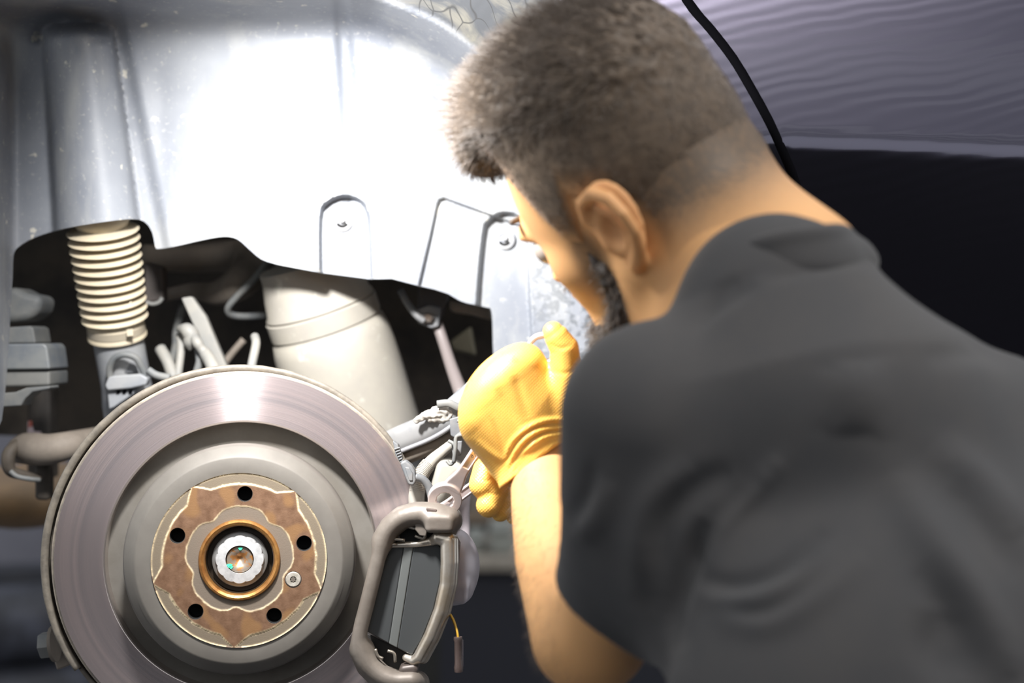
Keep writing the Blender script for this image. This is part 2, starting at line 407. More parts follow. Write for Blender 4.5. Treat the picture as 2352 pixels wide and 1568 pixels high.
tube('door_seal', [(u, v, float(side_Y(np.array(u), np.array(v)))+.003) for u, v in GAP[::4]], .0050, m_rub, car, n=2, sides=8)
lipe = [(u, v, float(side_Y(np.array(u), np.array(v)))+.002) for u, v in ARC if -130 < v < 1100]
tube('arch_lip', lipe, .003, m_paint, car, n=1, sides=8)

# wheel arch liner: one moulded plastic shell standing round the wheel
TOPC = smooth_poly([(-200, 60), (0, 45), (250, 42), (400, 48), (780, 48), (900, 80), (1040, 165), (1150, 262), (1260, 400), (1380, 600), (1480, 900)], 5, False)
EDGE = smooth_poly([(700, -60), (860, -2), (1000, 55), (1090, 120), (1160, 195), (1260, 300), (1380, 480), (1500, 800)], 5, False)
def above(x, y, pl):                                  # >0 beyond the curve (up / right of it)
    q = list(pl)+[(3000, pl[-1][1]), (3000, -2000), (pl[0][0], -2000)]
    return np.where(inside(x, y, q), 1, -1)*seg_dist(x, y, pl)
TAB1 = smooth_poly([(736, 760), (735, 640), (735, 500), (750, 465), (787, 449), (825, 458), (846, 485), (852, 540), (856, 640), (860, 760)], 3)
TAB2 = smooth_poly([(1090, 900), (1094, 705), (1108, 540), (1122, 505), (1155, 487), (1192, 497), (1210, 530), (1216, 640), (1228, 900), (1230, 1100), (1090, 1100)], 3)
PANELA = [(955, 720), (962, 655), (988, 545), (1004, 470), (1010, 458), (1020, 455), (1060, 470), (1200, 520), (1300, 570), (1500, 690), (1900, 900), (1900, 1300), (955, 1300)]
def liner_Y(u, v):
    u = np.asarray(u, float); v = np.asarray(v, float)
    d = np.full(u.shape, 1.42)
    s = above(u, v, TOPC); s2 = above(u, v, EDGE)
    rise = softplus(s, 14)*.0018
    rise = rise-softplus(s2, 3)*.0010+np.exp(-((s2-4)/4)**2)*.004
    d -= rise
    d -= softplus(26-u, 5)*.0020*ss(40, 200, v)                        # front flange at the far left
    cx = 178+(v-60)*.095                                                 # strut tower bulge
    rr = 85+(v-60)*.04; q = np.clip(1-((u-cx)/rr)**2, 0, 1)
    d -= .05*np.sqrt(q+1e-6)*ss(45, 85, v-12*np.abs((u-cx)/rr)**2)*ss(0, .25, q)
    e = np.hypot((u-165)/92, (v-95)/85)                                 # dished cap above the bulge
    d += .006*np.exp(-((e-.75)/.22)**2)*(v < 100)
    d += -.010*ss(300, 330, u+(v-230)*.20*-1+0)*ss(1.0, 0.0, np.abs(u-600)/1200)      # pressed step beside the tower
    d += .006*ss(90, 240, v)*ss(300, 380, u)*(1-ss(240, 700, v))
    d -= .0014*np.exp(-((u-585-(v-400)*.12)/16)**2)*ss(280, 420, v)
    d -= .0010*np.exp(-((u-470+(v-400)*.05)/14)**2)*ss(300, 420, v)
    rx = 786+(v-30)*.075                                                # long rib channel
    w1 = 15+.02*np.clip(v, 0, 500)
    d += .006*np.exp(-(np.abs(u-rx)/w1)**4)*(1-ss(440, 520, v))
    d += .035*ss(0, 420, u-rx)*ss(-10, 10, u-rx)*(1-ss(600, 900, u-rx)*.2)
    a = sd_poly(u, v, TAB1); d += .014*(1-ss(-7, 3, a+0*u))*1
    a = sd_poly(u, v, PANELA); d += .007*(1-ss(-4, 3, a))
    a = sd_poly(u, v, TAB2); d += .012*(1-ss(-7, 3, a))
    return np.maximum(d, 1.165+.03*ss(500, 900, v))
BOT = smooth_poly([(30, 602), (33, 580), (45, 565), (80, 545), (150, 524), (250, 508), (310, 503), (335, 512), (350, 535), (357, 567), (366, 571), (400, 566), (470, 550), (515, 543), (545, 549),
     (570, 570), (600, 595), (640, 608)], 3, False)+[(725, 624), (736, 626), (850, 641), (900, 640), (960, 656), (1000, 665)]+smooth_poly([(1030, 675), (1060, 692), (1090, 700), (1118, 706), (1128, 711), (1132, 740), (1135, 830), (1150, 1000)], 3, False)
liner_poly = [(-60, -130), (1105, -130)]+[q for q in ARC if -130 < q[1] < 1050]
liner_poly += [(1990, 1050), (1150, 1050)]+BOT[::-1]+smooth_poly([(29, 640), (25, 700), (20, 800), (12, 900), (4, 965)], 3, False)+[(-5, 985), (-60, 985)]
ex = []
for pl in (TAB1, PANELA, TAB2):
    for dd in (-9, -7, -5, -3, -1, 1, 3, 5):
        q = np.array(pl); t = np.roll(q, -1, 0)-q; L = np.linalg.norm(t, axis=1); 
        for i in range(len(q)):
            m = max(1, int(L[i]/5)); nx, ny = t[i][1]/max(L[i], 1e-6), -t[i][0]/max(L[i], 1e-6)
            for k in range(m): ex.append((q[i][0]+t[i][0]*k/m+nx*dd, q[i][1]+t[i][1]*k/m+ny*dd))
ex = np.array(ex)
def make_liner_mat():
    m, nt, b = nodes('dusty_liner_plastic'); N = nt.nodes; Lk = nt.links
    tc = N.new('ShaderNodeTexCoord')
    def nz(sc, det, lo, hi, st=(1, 1, 1), dst=0):
        mp = N.new('ShaderNodeMapping'); mp.inputs['Scale'].default_value = st; Lk.new(tc.outputs['Object'], mp.inputs[0])
        n = N.new('ShaderNodeTexNoise'); n.inputs['Scale'].default_value = sc; n.inputs['Detail'].default_value = det; n.inputs['Distortion'].default_value = dst; n.inputs['Roughness'].default_value = .6
        Lk.new(mp.outputs[0], n.inputs['Vector']); r = N.new('ShaderNodeMapRange'); r.inputs[1].default_value = lo; r.inputs[2].default_value = hi; Lk.new(n.outputs[0], r.inputs[0]); return r.outputs[0]
    def mix(f, a, c):
        x = N.new('ShaderNodeMix'); x.data_type = 'RGBA'; Lk.new(f, x.inputs[0])
        if isinstance(a, tuple): x.inputs[6].default_value = (*a, 1)
        else: Lk.new(a, x.inputs[6])
        x.inputs[7].default_value = (*c, 1); return x.outputs[2]
    at = N.new('ShaderNodeVertexColor'); at.layer_name = 'tone'; sp = N.new('ShaderNodeSeparateColor'); Lk.new(at.outputs[0], sp.inputs[0])
    def mul(a, c):
        x = N.new('ShaderNodeMath'); x.operation = 'MULTIPLY'; Lk.new(a, x.inputs[0]); Lk.new(c, x.inputs[1]); return x.outputs[0]
    o = mix(nz(4, 5, .35, .65), (.165, .18, .215), (.29, .305, .33))
    o = mix(nz(10, 9, .50, .72, (1, 1, .28)), o, (.43, .43, .41))
    o = mix(nz(200, 3, .60, .72), o, (.36, .365, .37))            # dusty run marks
    o = mix(nz(55, 3, .665, .71), o, (.56, .54, .48))
    o = mix(sp.outputs[1], o, (.085, .09, .098))                      # outer band base darkened against the close lamp
    o = mix(mul(nz(110, 6, .48, .56, dst=.6), sp.outputs[0]), o, (.08, .09, .10))   # wet mottling right of the tabs
    o = mix(mul(nz(14, 5, .45, .62, (1, 1, 1), 1.0), sp.outputs[1]), o, (.22, .21, .175))    # dried mud on the outer band
    vo = N.new('ShaderNodeTexVoronoi'); vo.feature = 'DISTANCE_TO_EDGE'; vo.inputs['Scale'].default_value = 26
    mp = N.new('ShaderNodeMapping'); mp.inputs['Scale'].default_value = (1.2, .5, 1); mp.inputs['Rotation'].default_value = (0, .7, 0); Lk.new(tc.outputs['Object'], mp.inputs[0])
    nn = N.new('ShaderNodeTexNoise'); nn.inputs['Scale'].default_value = 12; Lk.new(mp.outputs[0], nn.inputs['Vector'])
    ad = N.new('ShaderNodeMix'); ad.data_type = 'RGBA'; ad.inputs[0].default_value = .12; Lk.new(mp.outputs[0], ad.inputs[6]); Lk.new(nn.outputs['Color'], ad.inputs[7]); Lk.new(ad.outputs[2], vo.inputs['Vector'])
    r = N.new('ShaderNodeMapRange'); r.inputs[1].default_value = .032; r.inputs[2].default_value = .0; Lk.new(vo.outputs[0], r.inputs[0])
    o = mix(mul(r.outputs[0], sp.outputs[1]), o, (.05, .05, .05))
    Lk.new(o, b.inputs['Base Color']); b.inputs['Roughness'].default_value = .5; b.inputs['Specular IOR Level'].default_value = .4
    n = N.new('ShaderNodeTexNoise'); n.inputs['Scale'].default_value = 300; Lk.new(tc.outputs['Object'], n.inputs['Vector'])
    bp = N.new('ShaderNodeBump'); bp.inputs['Strength'].default_value = .15; bp.inputs['Distance'].default_value = .0005; Lk.new(n.outputs[0], bp.inputs['Height']); Lk.new(bp.outputs[0], b.inputs['Normal'])
    return m
m_liner = make_liner_mat()
liner = sheet('wheel_arch_liner', liner_poly, [], 7, liner_Y, m_liner, car, .003, (ex[:, 0], ex[:, 1]), label='dusty grey moulded plastic liner with pressed tabs and ribs')
co = np.empty(len(liner.data.vertices)*3); liner.data.vertices.foreach_get('co', co); co = co.reshape(-1, 3)+np.array(W[car].translation)
uu, vv = PX(co)
paint(liner, np.stack([ss(1205, 1235, uu)*ss(470, 560, vv)*(.35+.65*ss(1230, 1420, uu)), ss(4, 20, above(uu, vv, EDGE))*ss(840, 1000, uu), uu*0], 1))
liner.modifiers['solid'].use_rim = True
# push-in fasteners in the pressed tabs
m_fast = mat('grey_fastener_plastic', (.30, .31, .34), .4, col2=(.4, .4, .4), scale=80)
m_hole = mat('black_hole', (.004, .004, .004), .8)
for u, v in ((787, 508), (1159, 550)):
    Y = float(liner_Y(np.array(u), np.array(v))); C = P(u, v, Y-.001); Q = C+Vector((0, -1, 0))
    f = lathe('fastener', [(.0, .0), (.0105, 0), (.0105, .0015), (.0085, .0028), (.0065, .0028), (.006, .001), (0, .001)], C, Q, m_fast, liner, seg=36)
    tube('slot', [C+Vector((.0055*math.sin(a), -.0024, -.0055*math.cos(a))) for a in np.linspace(-1.1, 1.1, 9)], .0016, m_hole, liner, n=1, sides=8)
    lathe('pin', [(0, .0), (.0032, 0), (.0032, .0035), (.0022, .0045), (0, .0045)], C+Vector((0, -.001, .0012)), Q+Vector((0, -.001, .0012)), m_fast, liner, seg=20)

# dark underbody behind the liner
m_under = mat('dirty_underbody', (.026, .022, .019), .7, col2=(.07, .056, .042), scale=9, bump=.4, bscale=25, bdist=.004)
m_dusty = mat('dusty_brown_steel', (.13, .11, .09), .7, col2=(.20, .17, .14), scale=14, bump=.2)
m_pdust = mat('pale_dusty_plastic', (.20, .20, .19), .6, col2=(.25, .24, .215), scale=25)
m_gdust = mat('grey_dusty_rubber', (.12, .128, .132), .65, col2=(.17, .17, .16), scale=30, bump=.15)
m_dgrey = mat('mid_grey_plastic', (.12, .125, .135), .5, col2=(.18, .18, .18), scale=30)
YB = 1.78
prism('rear_bulkhead', [(-400, 150), (2100, 150), (2100, 1170), (1100, 1170), (900, 1230), (400, 1230), (150, 1005), (-400, 985)], YB, .02, m_under, car, bev=0)
box('light_block_top', (-.75, 1.44, CZ+.30), (.50, YB, CZ+.33), m_under, car, bev=0)  # unseen top panel added to keep light out of the underbody
box('light_block_side', (-.80, 1.40, CZ-.12), (-.77, YB, CZ+.33), m_under, car, bev=0)  # unseen side panel, also added to block light
tube('frame_rail', [(330, 590, 1.60), (430, 596, 1.60), (520, 592, 1.60), (575, 585, 1.58), (560, 640, 1.55), (500, 672, 1.56), (430, 668, 1.58), (330, 690, 1.6)], [.014, .015, .016, .018, .02, .014, .008, .006], m_dusty, car)
prism('frame_flange', [(355, 570), (580, 545), (605, 600), (560, 650), (520, 640), (540, 600), (360, 606)], 1.62, .03, m_dusty, car, bev=.004)
prism('mounting_bracket', [(330, 600), (375, 612), (376, 690), (330, 698)], 1.52, .02, mat('brown_bracket', (.045, .036, .032), .6), car, bev=.003)
tube('bracket_edge', [(335, 694, 1.50), (350, 698, 1.5), (365, 694, 1.5), (373, 684, 1.5)], .0022, m_gdust, car, sides=8)
for pts, r, mm in (
    ([(615, 600, 1.52), (585, 640, 1.52), (545, 680, 1.53), (524, 708, 1.54), (535, 724, 1.55), (580, 726, 1.57), (660, 718, 1.6)], .0038, m_gdust),
    ([(420, 700, 1.6), (405, 760, 1.58), (402, 800, 1.55), (380, 870, 1.5)], .004, m_gdust),
    ([(368, 800, 1.47), (385, 830, 1.46), (400, 870, 1.45)], .0062, m_pdust),
    ([(412, 770, 1.47), (416, 800, 1.46), (408, 870, 1.45)], .0042, m_pdust),
    ([(455, 800, 1.45), (458, 830, 1.45), (450, 860, 1.45)], .004, m_gdust),
    ([(585, 772, 1.45), (588, 790, 1.44), (580, 830, 1.43), (572, 870, 1.42)], .0045, m_pdust),
    ([(560, 780, 1.56), (530, 815, 1.56), (505, 850, 1.56)], .004, m_dusty),
    ([(340, 850, 1.40), (360, 862, 1.4), (390, 868, 1.4)], .004, m_gdust),
    ([(412, 755, 1.46), (430, 758, 1.45), (440, 772, 1.45), (437, 790, 1.45), (436, 805, 1.45)], [.004, .0075, .0085, .007, .001], m_pdust)):
    tube('brake_hose', pts, r, mm, car, sides=10)
tube('heat_shield_strip', [(445, 768, 1.45), (452, 785, 1.44), (462, 800, 1.44), (472, 812, 1.44), (486, 835, 1.43), (500, 870, 1.42)], [.004, .0055, .005, .0065, .007, .008], m_pdust, car, sides=8)
prism('link_bar', [(415, 684), (440, 680), (472, 725), (495, 780), (525, 850), (500, 850), (470, 800), (440, 740)], 1.47, .012, m_pdust, car, bev=.002, label='pale flat metal link rising behind the disc')
# left of the strut
prism('rubber_mount', [(-30, 690), (28, 655), (60, 672), (98, 680), (90, 712), (70, 735), (30, 740), (-30, 740)], 1.45, .05, m_gdust, car, bev=.008, seg=4)
prism('mount_block', [(-40, 755), (66, 748), (76, 752), (82, 788), (-40, 790)], 1.43, .05, m_gdust, car, bev=.002)
prism('body_mount', [(-40, 790), (100, 788), (108, 796), (115, 848), (-40, 850)], 1.41, .06, mat('slate_plastic', (.135, .15, .17), .5, col2=(.19, .20, .2), scale=30), car, bev=.003)
prism('body_mount_base', [(-40, 852), (114, 850), (114, 886), (-40, 890)], 1.415, .06, m_gdust, car, bev=.003)
prism('bracket_plate', [(-20, 905), (35, 900), (60, 890), (114, 886), (114, 893), (75, 900), (58, 915), (48, 932), (-20, 936)], 1.40, .03, m_gdust, car, bev=.0015)
prism('arch_stay', [(62, 890), (116, 895), (118, 1100), (60, 1100)], 1.60, .03, m_under, car, bev=.004)
m_wl = mat('white_label_print', (.62, .5, .52), .5)
prism('label_sticker', [(64, 966), (74, 978), (78, 990), (94, 991), (94, 1008), (63, 1009)], 1.56, .0015, m_wl, car, bev=0, label='small white corner sticker')
prism('label_sticker', [(66, 966), (73, 966), (74, 978), (65, 982)], 1.559, .0015, mat('red_print', (.5, .12, .08), .5), car, bev=0, label='red upper tip of the sticker')
tube('lower_arm', [(30, 1040, 1.46), (60, 1030, 1.44), (110, 1032, 1.43), (170, 1020, 1.44), (260, 1000, 1.5)], [.010, .016, .016, .014, .012], m_dusty, car)
tube('arm_bush', [(80, 1010, 1.45), (40, 1022, 1.43), (20, 1046, 1.42), (24, 1080, 1.42), (60, 1092, 1.43), (92, 1098, 1.44)], [.006, .006, .007, .006, .005, .004], m_under, car)
tube('bush_rim', [(24, 1082, 1.415), (40, 1094, 1.415), (70, 1100, 1.42), (90, 1102, 1.43)], .0025, m_gdust, car, sides=8)
prism('link_end', [(78, 1060), (112, 1058), (112, 1150), (78, 1148)], 1.46, .02, m_under, car, bev=.004)
# right of the air spring
m_bolt = mat('worn_bolt_steel', (.35, .34, .33), .3, metal=.8, col2=(.15, .12, .1), scale=60)
prism('sensor_bracket', [(960, 655), (1034, 660), (1026, 700), (1000, 755), (975, 748), (952, 735), (958, 700)], 1.50, .018, mat('grey_brown_bracket', (.055, .052, .055), .6), car, bev=.003)
prism('bracket_foot', [(955, 712), (985, 700), (1012, 705), (1008, 750), (990, 754), (960, 742)], 1.485, .012, m_dgrey, car, bev=.002)
lathe('bolt', [(0, 0), (.006, 0), (.006, .004), (.004, .0055), (0, .0055)], P(984, 730, 1.484), P(984, 730, .5), m_bolt, car, seg=6)
tube('brake_hose', [(920, 668, 1.5), (935, 695, 1.49), (955, 722, 1.48), (975, 738, 1.48)], .0036, m_dgrey, car, sides=10)
tube('support_rod', [(1005, 745, 1.50), (1020, 790, 1.49), (1038, 845, 1.47), (1062, 910, 1.44)], [.006, .006, .0065, .0075], mat('pinkish_grey_rod', (.17, .145, .14), .5), car)
prism('rubber_stop', [(1082, 748), (1094, 818), (1040, 806), (1032, 785)], 1.66, .03, mat('olive_dusty_rubber', (.13, .12, .085), .7), car, bev=.004)
prism('underbody_edge', [(1030, 690), (1128, 708), (1128, 735), (1080, 722), (1034, 715)], 1.50, .05, m_dusty, car, bev=.003)
# ------------------------------------------------------------------ suspension and brake, each a unit of its own
sh = empty('shock_absorber', P(290, 930, 1.33), 'shock absorber under a cream ribbed dust boot behind the disc', 'shock absorber')
TA, TB = P(235, 520, 1.415), P(265, 738, 1.452)
AX = (TB-TA); LB = AX.length
m_boot = mat('cream_rubber_boot', (.56, .485, .345), .6, col2=(.46, .40, .30), scale=18, bump=.1)
prof = []; nb = 11
for i in range(nb):
    h = LB*(i/nb); r1 = .0355-.0012*(i/nb)*2; q = LB/nb
    prof += [(.0245, h), (.031, h+q*.28), (r1-.0006, h+q*.44), (r1, h+q*.5), (r1-.0006, h+q*.56), (.031, h+q*.72)]
prof += [(.0265, LB), (.028, LB+.003), (.0282, LB+.012), (.0297, LB+.014), (.0297, LB+.0165), (.0275, LB+.018), (.026, LB+.018)]
prof = [(0, -.02), (.028, -.02), (.029, -.008)]+prof
boot = lathe('dust_boot', prof, TA, TB, m_boot, sh, seg=72, label='cream ribbed rubber boot')
def axp(t, off=(0, 0, 0)): return TA+AX.normalized()*t+Vector(off)
lathe('clamp_band', [(.0282, LB+.0035), (.029, LB+.004), (.029, LB+.0115), (.0282, LB+.012)], TA, TB, mat('tan_steel_band', (.40, .35, .27), .4, metal=.2), sh, seg=64)
prism('clamp_buckle', [(290, 757), (305, 755), (306, 771), (291, 773)], 1.4255, .002, m_boot, sh, bev=.0005)
for u, v in ((299, 697), (197, 697), (208, 744)): prism('boot_tooth', [(u-12, v+10), (u+2, v-8), (u+5, v+10)], 1.4240 if u > 250 else 1.4300, .006, m_boot, sh, bev=.0005)
m_tube = mat('blue_grey_dusty_tube', (.20, .215, .24), .45, col2=(.28, .285, .29), scale=12)
TC = P(312, 1010, 1.50)
lathe('tube_body', [(0, 0), (.0255, 0), (.0255, .06), (.0278, .08), (.0285, .13), (0, .13)], axp(LB+.010), TC, m_tube, sh, seg=56, label='blue grey metal tube')
tube('clip_loop', [(253, 868, 1.4370), (252, 845, 1.4340), (264, 822, 1.4300), (287, 814, 1.4280), (312, 822, 1.4300), (326, 845, 1.4340), (333, 862, 1.4370)], .0035, m_gdust, sh, sides=10)
prism('tube_pocket', [(264, 858), (266, 838), (280, 828), (298, 827), (312, 838), (318, 858)], 1.4460, .004, mat('grey_slot_plastic', (.12, .125, .135), .6), sh, bev=.002)  # pocket plate of one darker grey plastic
prism('clip_band', [(248, 866), (262, 862), (322, 858), (340, 868), (336, 884), (300, 892), (246, 897), (240, 885)], 1.4300, .012, m_tube, sh, bev=.002)
prism('clip_foot', [(246, 899), (318, 889), (306, 905), (262, 935), (250, 940)], 1.4370, .012, m_tube, sh, bev=.0015)
for u in (272, 286, 300): prism('clip_tooth', [(u-5, 896), (u+4, 894), (u+3, 903), (u-5, 905)], 1.4355, .003, m_rub, sh, bev=0)

asp = empty('air_spring', P(850, 1040, 1.45), 'large cream dusty air spring bellows between liner edge and disc', 'air spring')
AA, AB = P(700, 600, 1.50), P(850, 1040, 1.55)
m_bel = mat('cream_dusty_bellows', (.36, .335, .285), .6, col2=(.30, .28, .25), scale=7, bump=.08, col3=(.46, .44, .39), scale3=40, lo3=.62, hi3=.72)
LA = (AB-AA).length
prof = [(0, 0), (.050, 0), (.050, .010), (.0545, .030), (.0565, .045), (.0592, .049), (.0592, .0495), (.0575, .0505), (.0575, .0515), (.0605, .053), (.0605, .071), (.0592, .0725), (.0592, .0745), (.0612, .077), (.0640, .090), (.0650, .105), (.0650, .13), (.0635, LA*.9), (.062, LA), (0, LA)]
lathe('bellows', prof, AA, AB, m_bel, asp, seg=96)
lathe('piston', [(0, LA), (.05, LA), (.05, LA+.05), (0, LA+.05)], AA, AB, m_dgrey, asp, seg=48)

arm = empty('suspension_arm', P(1000, 960, 1.30), 'grey forked suspension arm running from the disc to the glove', 'suspension arm')
m_arm = mat('blue_grey_cast_arm', (.125, .135, .15), .45, col2=(.20, .20, .20), scale=16, bump=.1)
AP = [(860, 1040, 1.335), (920, 1012, 1.32), (985, 985, 1.31), (1030, 958, 1.30), (1080, 915, 1.30), (1130, 870, 1.30), (1180, 830, 1.31)]
s = SDF()
for off, rr in ((-12, .0095), (6, .0095)):
    s.chain([P(u, v+off, Y) for u, v, Y in AP], rr, k=.003)
s.build('arm_beam', .0014, m_arm, arm)
tube('lower_rib', [(u+2, v+24, Y-.008) for u, v, Y in AP[:5]], .0022, mat('polished_rib_edge', (.36, .36, .38), .35, metal=.4), arm, sides=8)
tube('under_flange', [(u+6, v+38, Y+.004) for u, v, Y in AP[:4]], [.007, .008, .007, .004], m_dusty, arm, sides=10)
sd = SDF()
cl = [(955, 966), (975, 955), (1000, 948), (1015, 944), (1030, 950), (1022, 960), (990, 962)]
sd.chain([P(u, v, 1.293) for u, v in cl], [.002, .004, .0055, .006, .005, .004, .003], k=.004)
sd.build('dirt_clump', .0008, mat('pale_caked_dirt', (.42, .40, .36), .8, bump=.5, scale=80, col2=(.33, .31, .28)), arm, disp=lambda p, n: np.array([.0016*noise.noise(Vector(q)*260) for q in p]))
tube('cover_strap', [(1004, 928, 1.285), (1030, 926, 1.284), (1052, 936, 1.285), (1062, 942, 1.288)], .0035, m_gdust, arm, sides=8, flat=.5)
prism('arm_cover', [(1002, 928), (1040, 918), (1090, 886), (1110, 868), (1150, 870), (1140, 930), (1085, 950), (1062, 938), (1020, 926)], 1.292, .02, m_gdust, arm, bev=.003)
# cable guide with clips between arm and wrench
cg = empty('cable_guide', P(1045, 1010, 1.27), 'grey plastic cable guide with clips left of the glove', 'cable guide')
prism('clip_plate', [(1032, 962), (1058, 955), (1060, 990), (1050, 1008), (1035, 1000)], 1.275, .006, m_dgrey, cg, bev=.001)
tube('hook', [(1050, 966, 1.27), (1063, 972, 1.27), (1062, 990, 1.27), (1050, 1000, 1.27)], .0014, m_gdust, cg, sides=8)
prism('clip_plate', [(1036, 1015), (1062, 1012), (1060, 1045), (1040, 1048)], 1.272, .006, m_dgrey, cg, bev=.001)
tube('hook', [(1030, 1012, 1.268), (1044, 1022, 1.266), (1046, 1050, 1.266), (1036, 1066, 1.268), (1026, 1058, 1.27)], .0016, m_gdust, cg, sides=8)
tube('hook', [(1062, 998, 1.262), (1048, 1004, 1.262), (1046, 1030, 1.262), (1042, 1062, 1.264)], .0018, m_gdust, cg, sides=8)
tube('stub', [(1066, 1004, 1.268), (1085, 990, 1.268), (1105, 985, 1.27)], .0055, m_pdust, cg)
# ribbed hose
rh = empty('ribbed_hose', P(965, 1150, 1.28), 'cream ribbed brake hose curving behind the sensor cable', 'hose')
hp = [P(958, 1170, 1.27), P(957, 1135, 1.272), P(968, 1090, 1.275), P(990, 1060, 1.28), P(1015, 1038, 1.285), P(1040, 1018, 1.285)]
tube('hose_body', hp, [.0072, .0072, .0065, .0058, .005, .0045], m_bel, rh)
cp = catmull([list(p) for p in hp], 12)
for i in range(14, 34):
    a, b2 = Vector(cp[i]), Vector(cp[i+1]); d = (b2-a).normalized()
    lathe('rib', [(.006, -.0005), (.0078-.00003*i, -.0004), (.0078-.00003*i, .0004), (.006, .0005)], a, a+d, m_bel, rh, seg=20)
kn = prism('steering_knuckle', [(1005, 1058), (1040, 1055), (1062, 1070), (1070, 1090), (1050, 1150), (1000, 1175), (985, 1130)], 1.31, .03, m_bel, bev=.006, seg=4); tag(kn, 'cream dusty knuckle casting behind the raised wrench head', 'knuckle')
# wheel speed sensor and its cable
se = empty('speed_sensor', P(945, 1090, 1.245), 'dark grey sensor plug with bent cable at the disc edge', 'sensor')
m_sens = mat('grey_sensor_plastic', (.14, .15, .16), .5, col2=(.18, .18, .18), scale=60)
prism('ribbed_sleeve', [(902, 1012), (914, 1020), (925, 1055), (918, 1062), (908, 1045)], 1.25, .012, m_sens, se, bev=.001)
for k in range(6): prism('sleeve_rib', [(905+k*2.6, 1030+k*6), (918+k*1.4, 1026+k*6), (919+k*1.4, 1029+k*6), (906+k*2.6, 1033+k*6)], 1.2485, .002, m_sens, se, bev=.0003)
prism('plug', [(918, 1063), (930, 1056), (945, 1068), (953, 1080), (956, 1105), (950, 1116), (938, 1114), (930, 1095)], 1.245, .014, m_sens, se, bev=.002)
prism('plug_inlay', [(930, 1072), (940, 1074), (948, 1086), (948, 1104), (940, 1104), (934, 1088)], 1.2438, .002, m_sens, se, bev=.0008)
tube('cable', [(952, 1095, 1.25), (970, 1100, 1.252), (985, 1118, 1.254), (992, 1145, 1.255)], .0036, m_sens, se, sides=12)
rod = tube('brake_line', [(1066, 1120, 1.34), (1062, 1160, 1.33), (1064, 1210, 1.33), (1068, 1262, 1.32)], [.0075, .007, .0065, .005], mat('lilac_grey_pipe', (.30, .27, .29), .45)); tag(rod, 'thin lilac grey pipe dropping behind the caliper', 'pipe')
mf = SDF().ell(P(80, 1135, 2.0), (.085, .16, .044)).ell(P(30, 1128, 2.05), (.09, .14, .036)).build('silencer', .004, mat('ochre_dirty_steel', (.33, .20, .09), .55, metal=.2, col2=(.22, .14, .07), scale=6))
tag(mf, 'ochre dirty exhaust silencer left behind the disc', 'silencer')

# ------------------------------------------------------------------ brake disc with hub
HC, RC = P(550, 1285.5, 1.215), P(556, 1276, 1.257)
az = (HC-RC).normalized(); ax = Vector((1, 0, 0)); ax = (ax-az*ax.dot(az)).normalized(); ay = az.cross(ax)
HM = Matrix((( ax.x, ay.x, az.x, HC.x), (ax.y, ay.y, az.y, HC.y), (ax.z, ay.z, az.z, HC.z), (0, 0, 0, 1)))
disc = empty('brake_disc', HC, 'large worn brake disc with rust brown hub face and five bolt holes', 'brake disc', M=HM)
K = 1.215/F                                          # metres per pixel on the hub face
dz = -.0415
def zl(name, prof, m, parent=None, seg=160, label=None, closed=False):
    return lathe(name, prof, (0, 0, 0), (0, 0, 1), m, parent or disc, seg=seg, local=True, label=label, closed=closed)
def make_swept():
    m, nt, b = nodes('swept_disc_steel'); N = nt.nodes; Lk = nt.links
    tc = N.new('ShaderNodeTexCoord'); sx = N.new('ShaderNodeSeparateXYZ'); Lk.new(tc.outputs['Object'], sx.inputs[0])
    cb = N.new('ShaderNodeCombineXYZ'); Lk.new(sx.outputs[0], cb.inputs[0]); Lk.new(sx.outputs[1], cb.inputs[1])
    ln = N.new('ShaderNodeVectorMath'); ln.operation = 'LENGTH'; Lk.new(cb.outputs[0], ln.inputs[0])
    a = N.new('ShaderNodeMath'); a.operation = 'ARCTAN2'; Lk.new(sx.outputs[1], a.inputs[0]); Lk.new(sx.outputs[0], a.inputs[1])
    rr = N.new('ShaderNodeCombineXYZ'); m1 = N.new('ShaderNodeMath'); m1.operation = 'MULTIPLY'; m1.inputs[1].default_value = 900; Lk.new(ln.outputs['Value'], m1.inputs[0]); Lk.new(m1.outputs[0], rr.inputs[0])
    for tr, ix in (('COSINE', 1), ('SINE', 2)):
        m2 = N.new('ShaderNodeMath'); m2.operation = tr; Lk.new(a.outputs[0], m2.inputs[0]); Lk.new(m2.outputs[0], rr.inputs[ix])
    n1 = N.new('ShaderNodeTexNoise'); n1.inputs['Scale'].default_value = 1; n1.inputs['Detail'].default_value = 4; Lk.new(rr.outputs[0], n1.inputs['Vector'])
    n2 = N.new('ShaderNodeTexNoise'); n2.inputs['Scale'].default_value = .18; n2.inputs['Detail'].default_value = 3; Lk.new(rr.outputs[0], n2.inputs['Vector'])
    mr = N.new('ShaderNodeMapRange'); mr.inputs[1].default_value = .35; mr.inputs[2].default_value = .65; Lk.new(n2.outputs[0], mr.inputs[0])
    mx = N.new('ShaderNodeMix'); mx.data_type = 'RGBA'; mx.inputs[6].default_value = (.43, .36, .355, 1); mx.inputs[7].default_value = (.33, .29, .295, 1); Lk.new(mr.outputs[0], mx.inputs[0])
    Lk.new(mx.outputs[2], b.inputs['Base Color']); b.inputs['Metallic'].default_value = .75; b.inputs['Roughness'].default_value = .24
    b.inputs['Anisotropic'].default_value = .93; b.inputs['Anisotropic Rotation'].default_value = .25; tg = N.new('ShaderNodeTangent'); tg.direction_type = 'RADIAL'; tg.axis = 'Z'; Lk.new(tg.outputs[0], b.inputs['Tangent'])
    bp = N.new('ShaderNodeBump'); bp.inputs['Strength'].default_value = .25; bp.inputs['Distance'].default_value = .0003; Lk.new(n1.outputs[0], bp.inputs['Height']); Lk.new(bp.outputs[0], b.inputs['Normal'])
    return m
m_swept = make_swept()
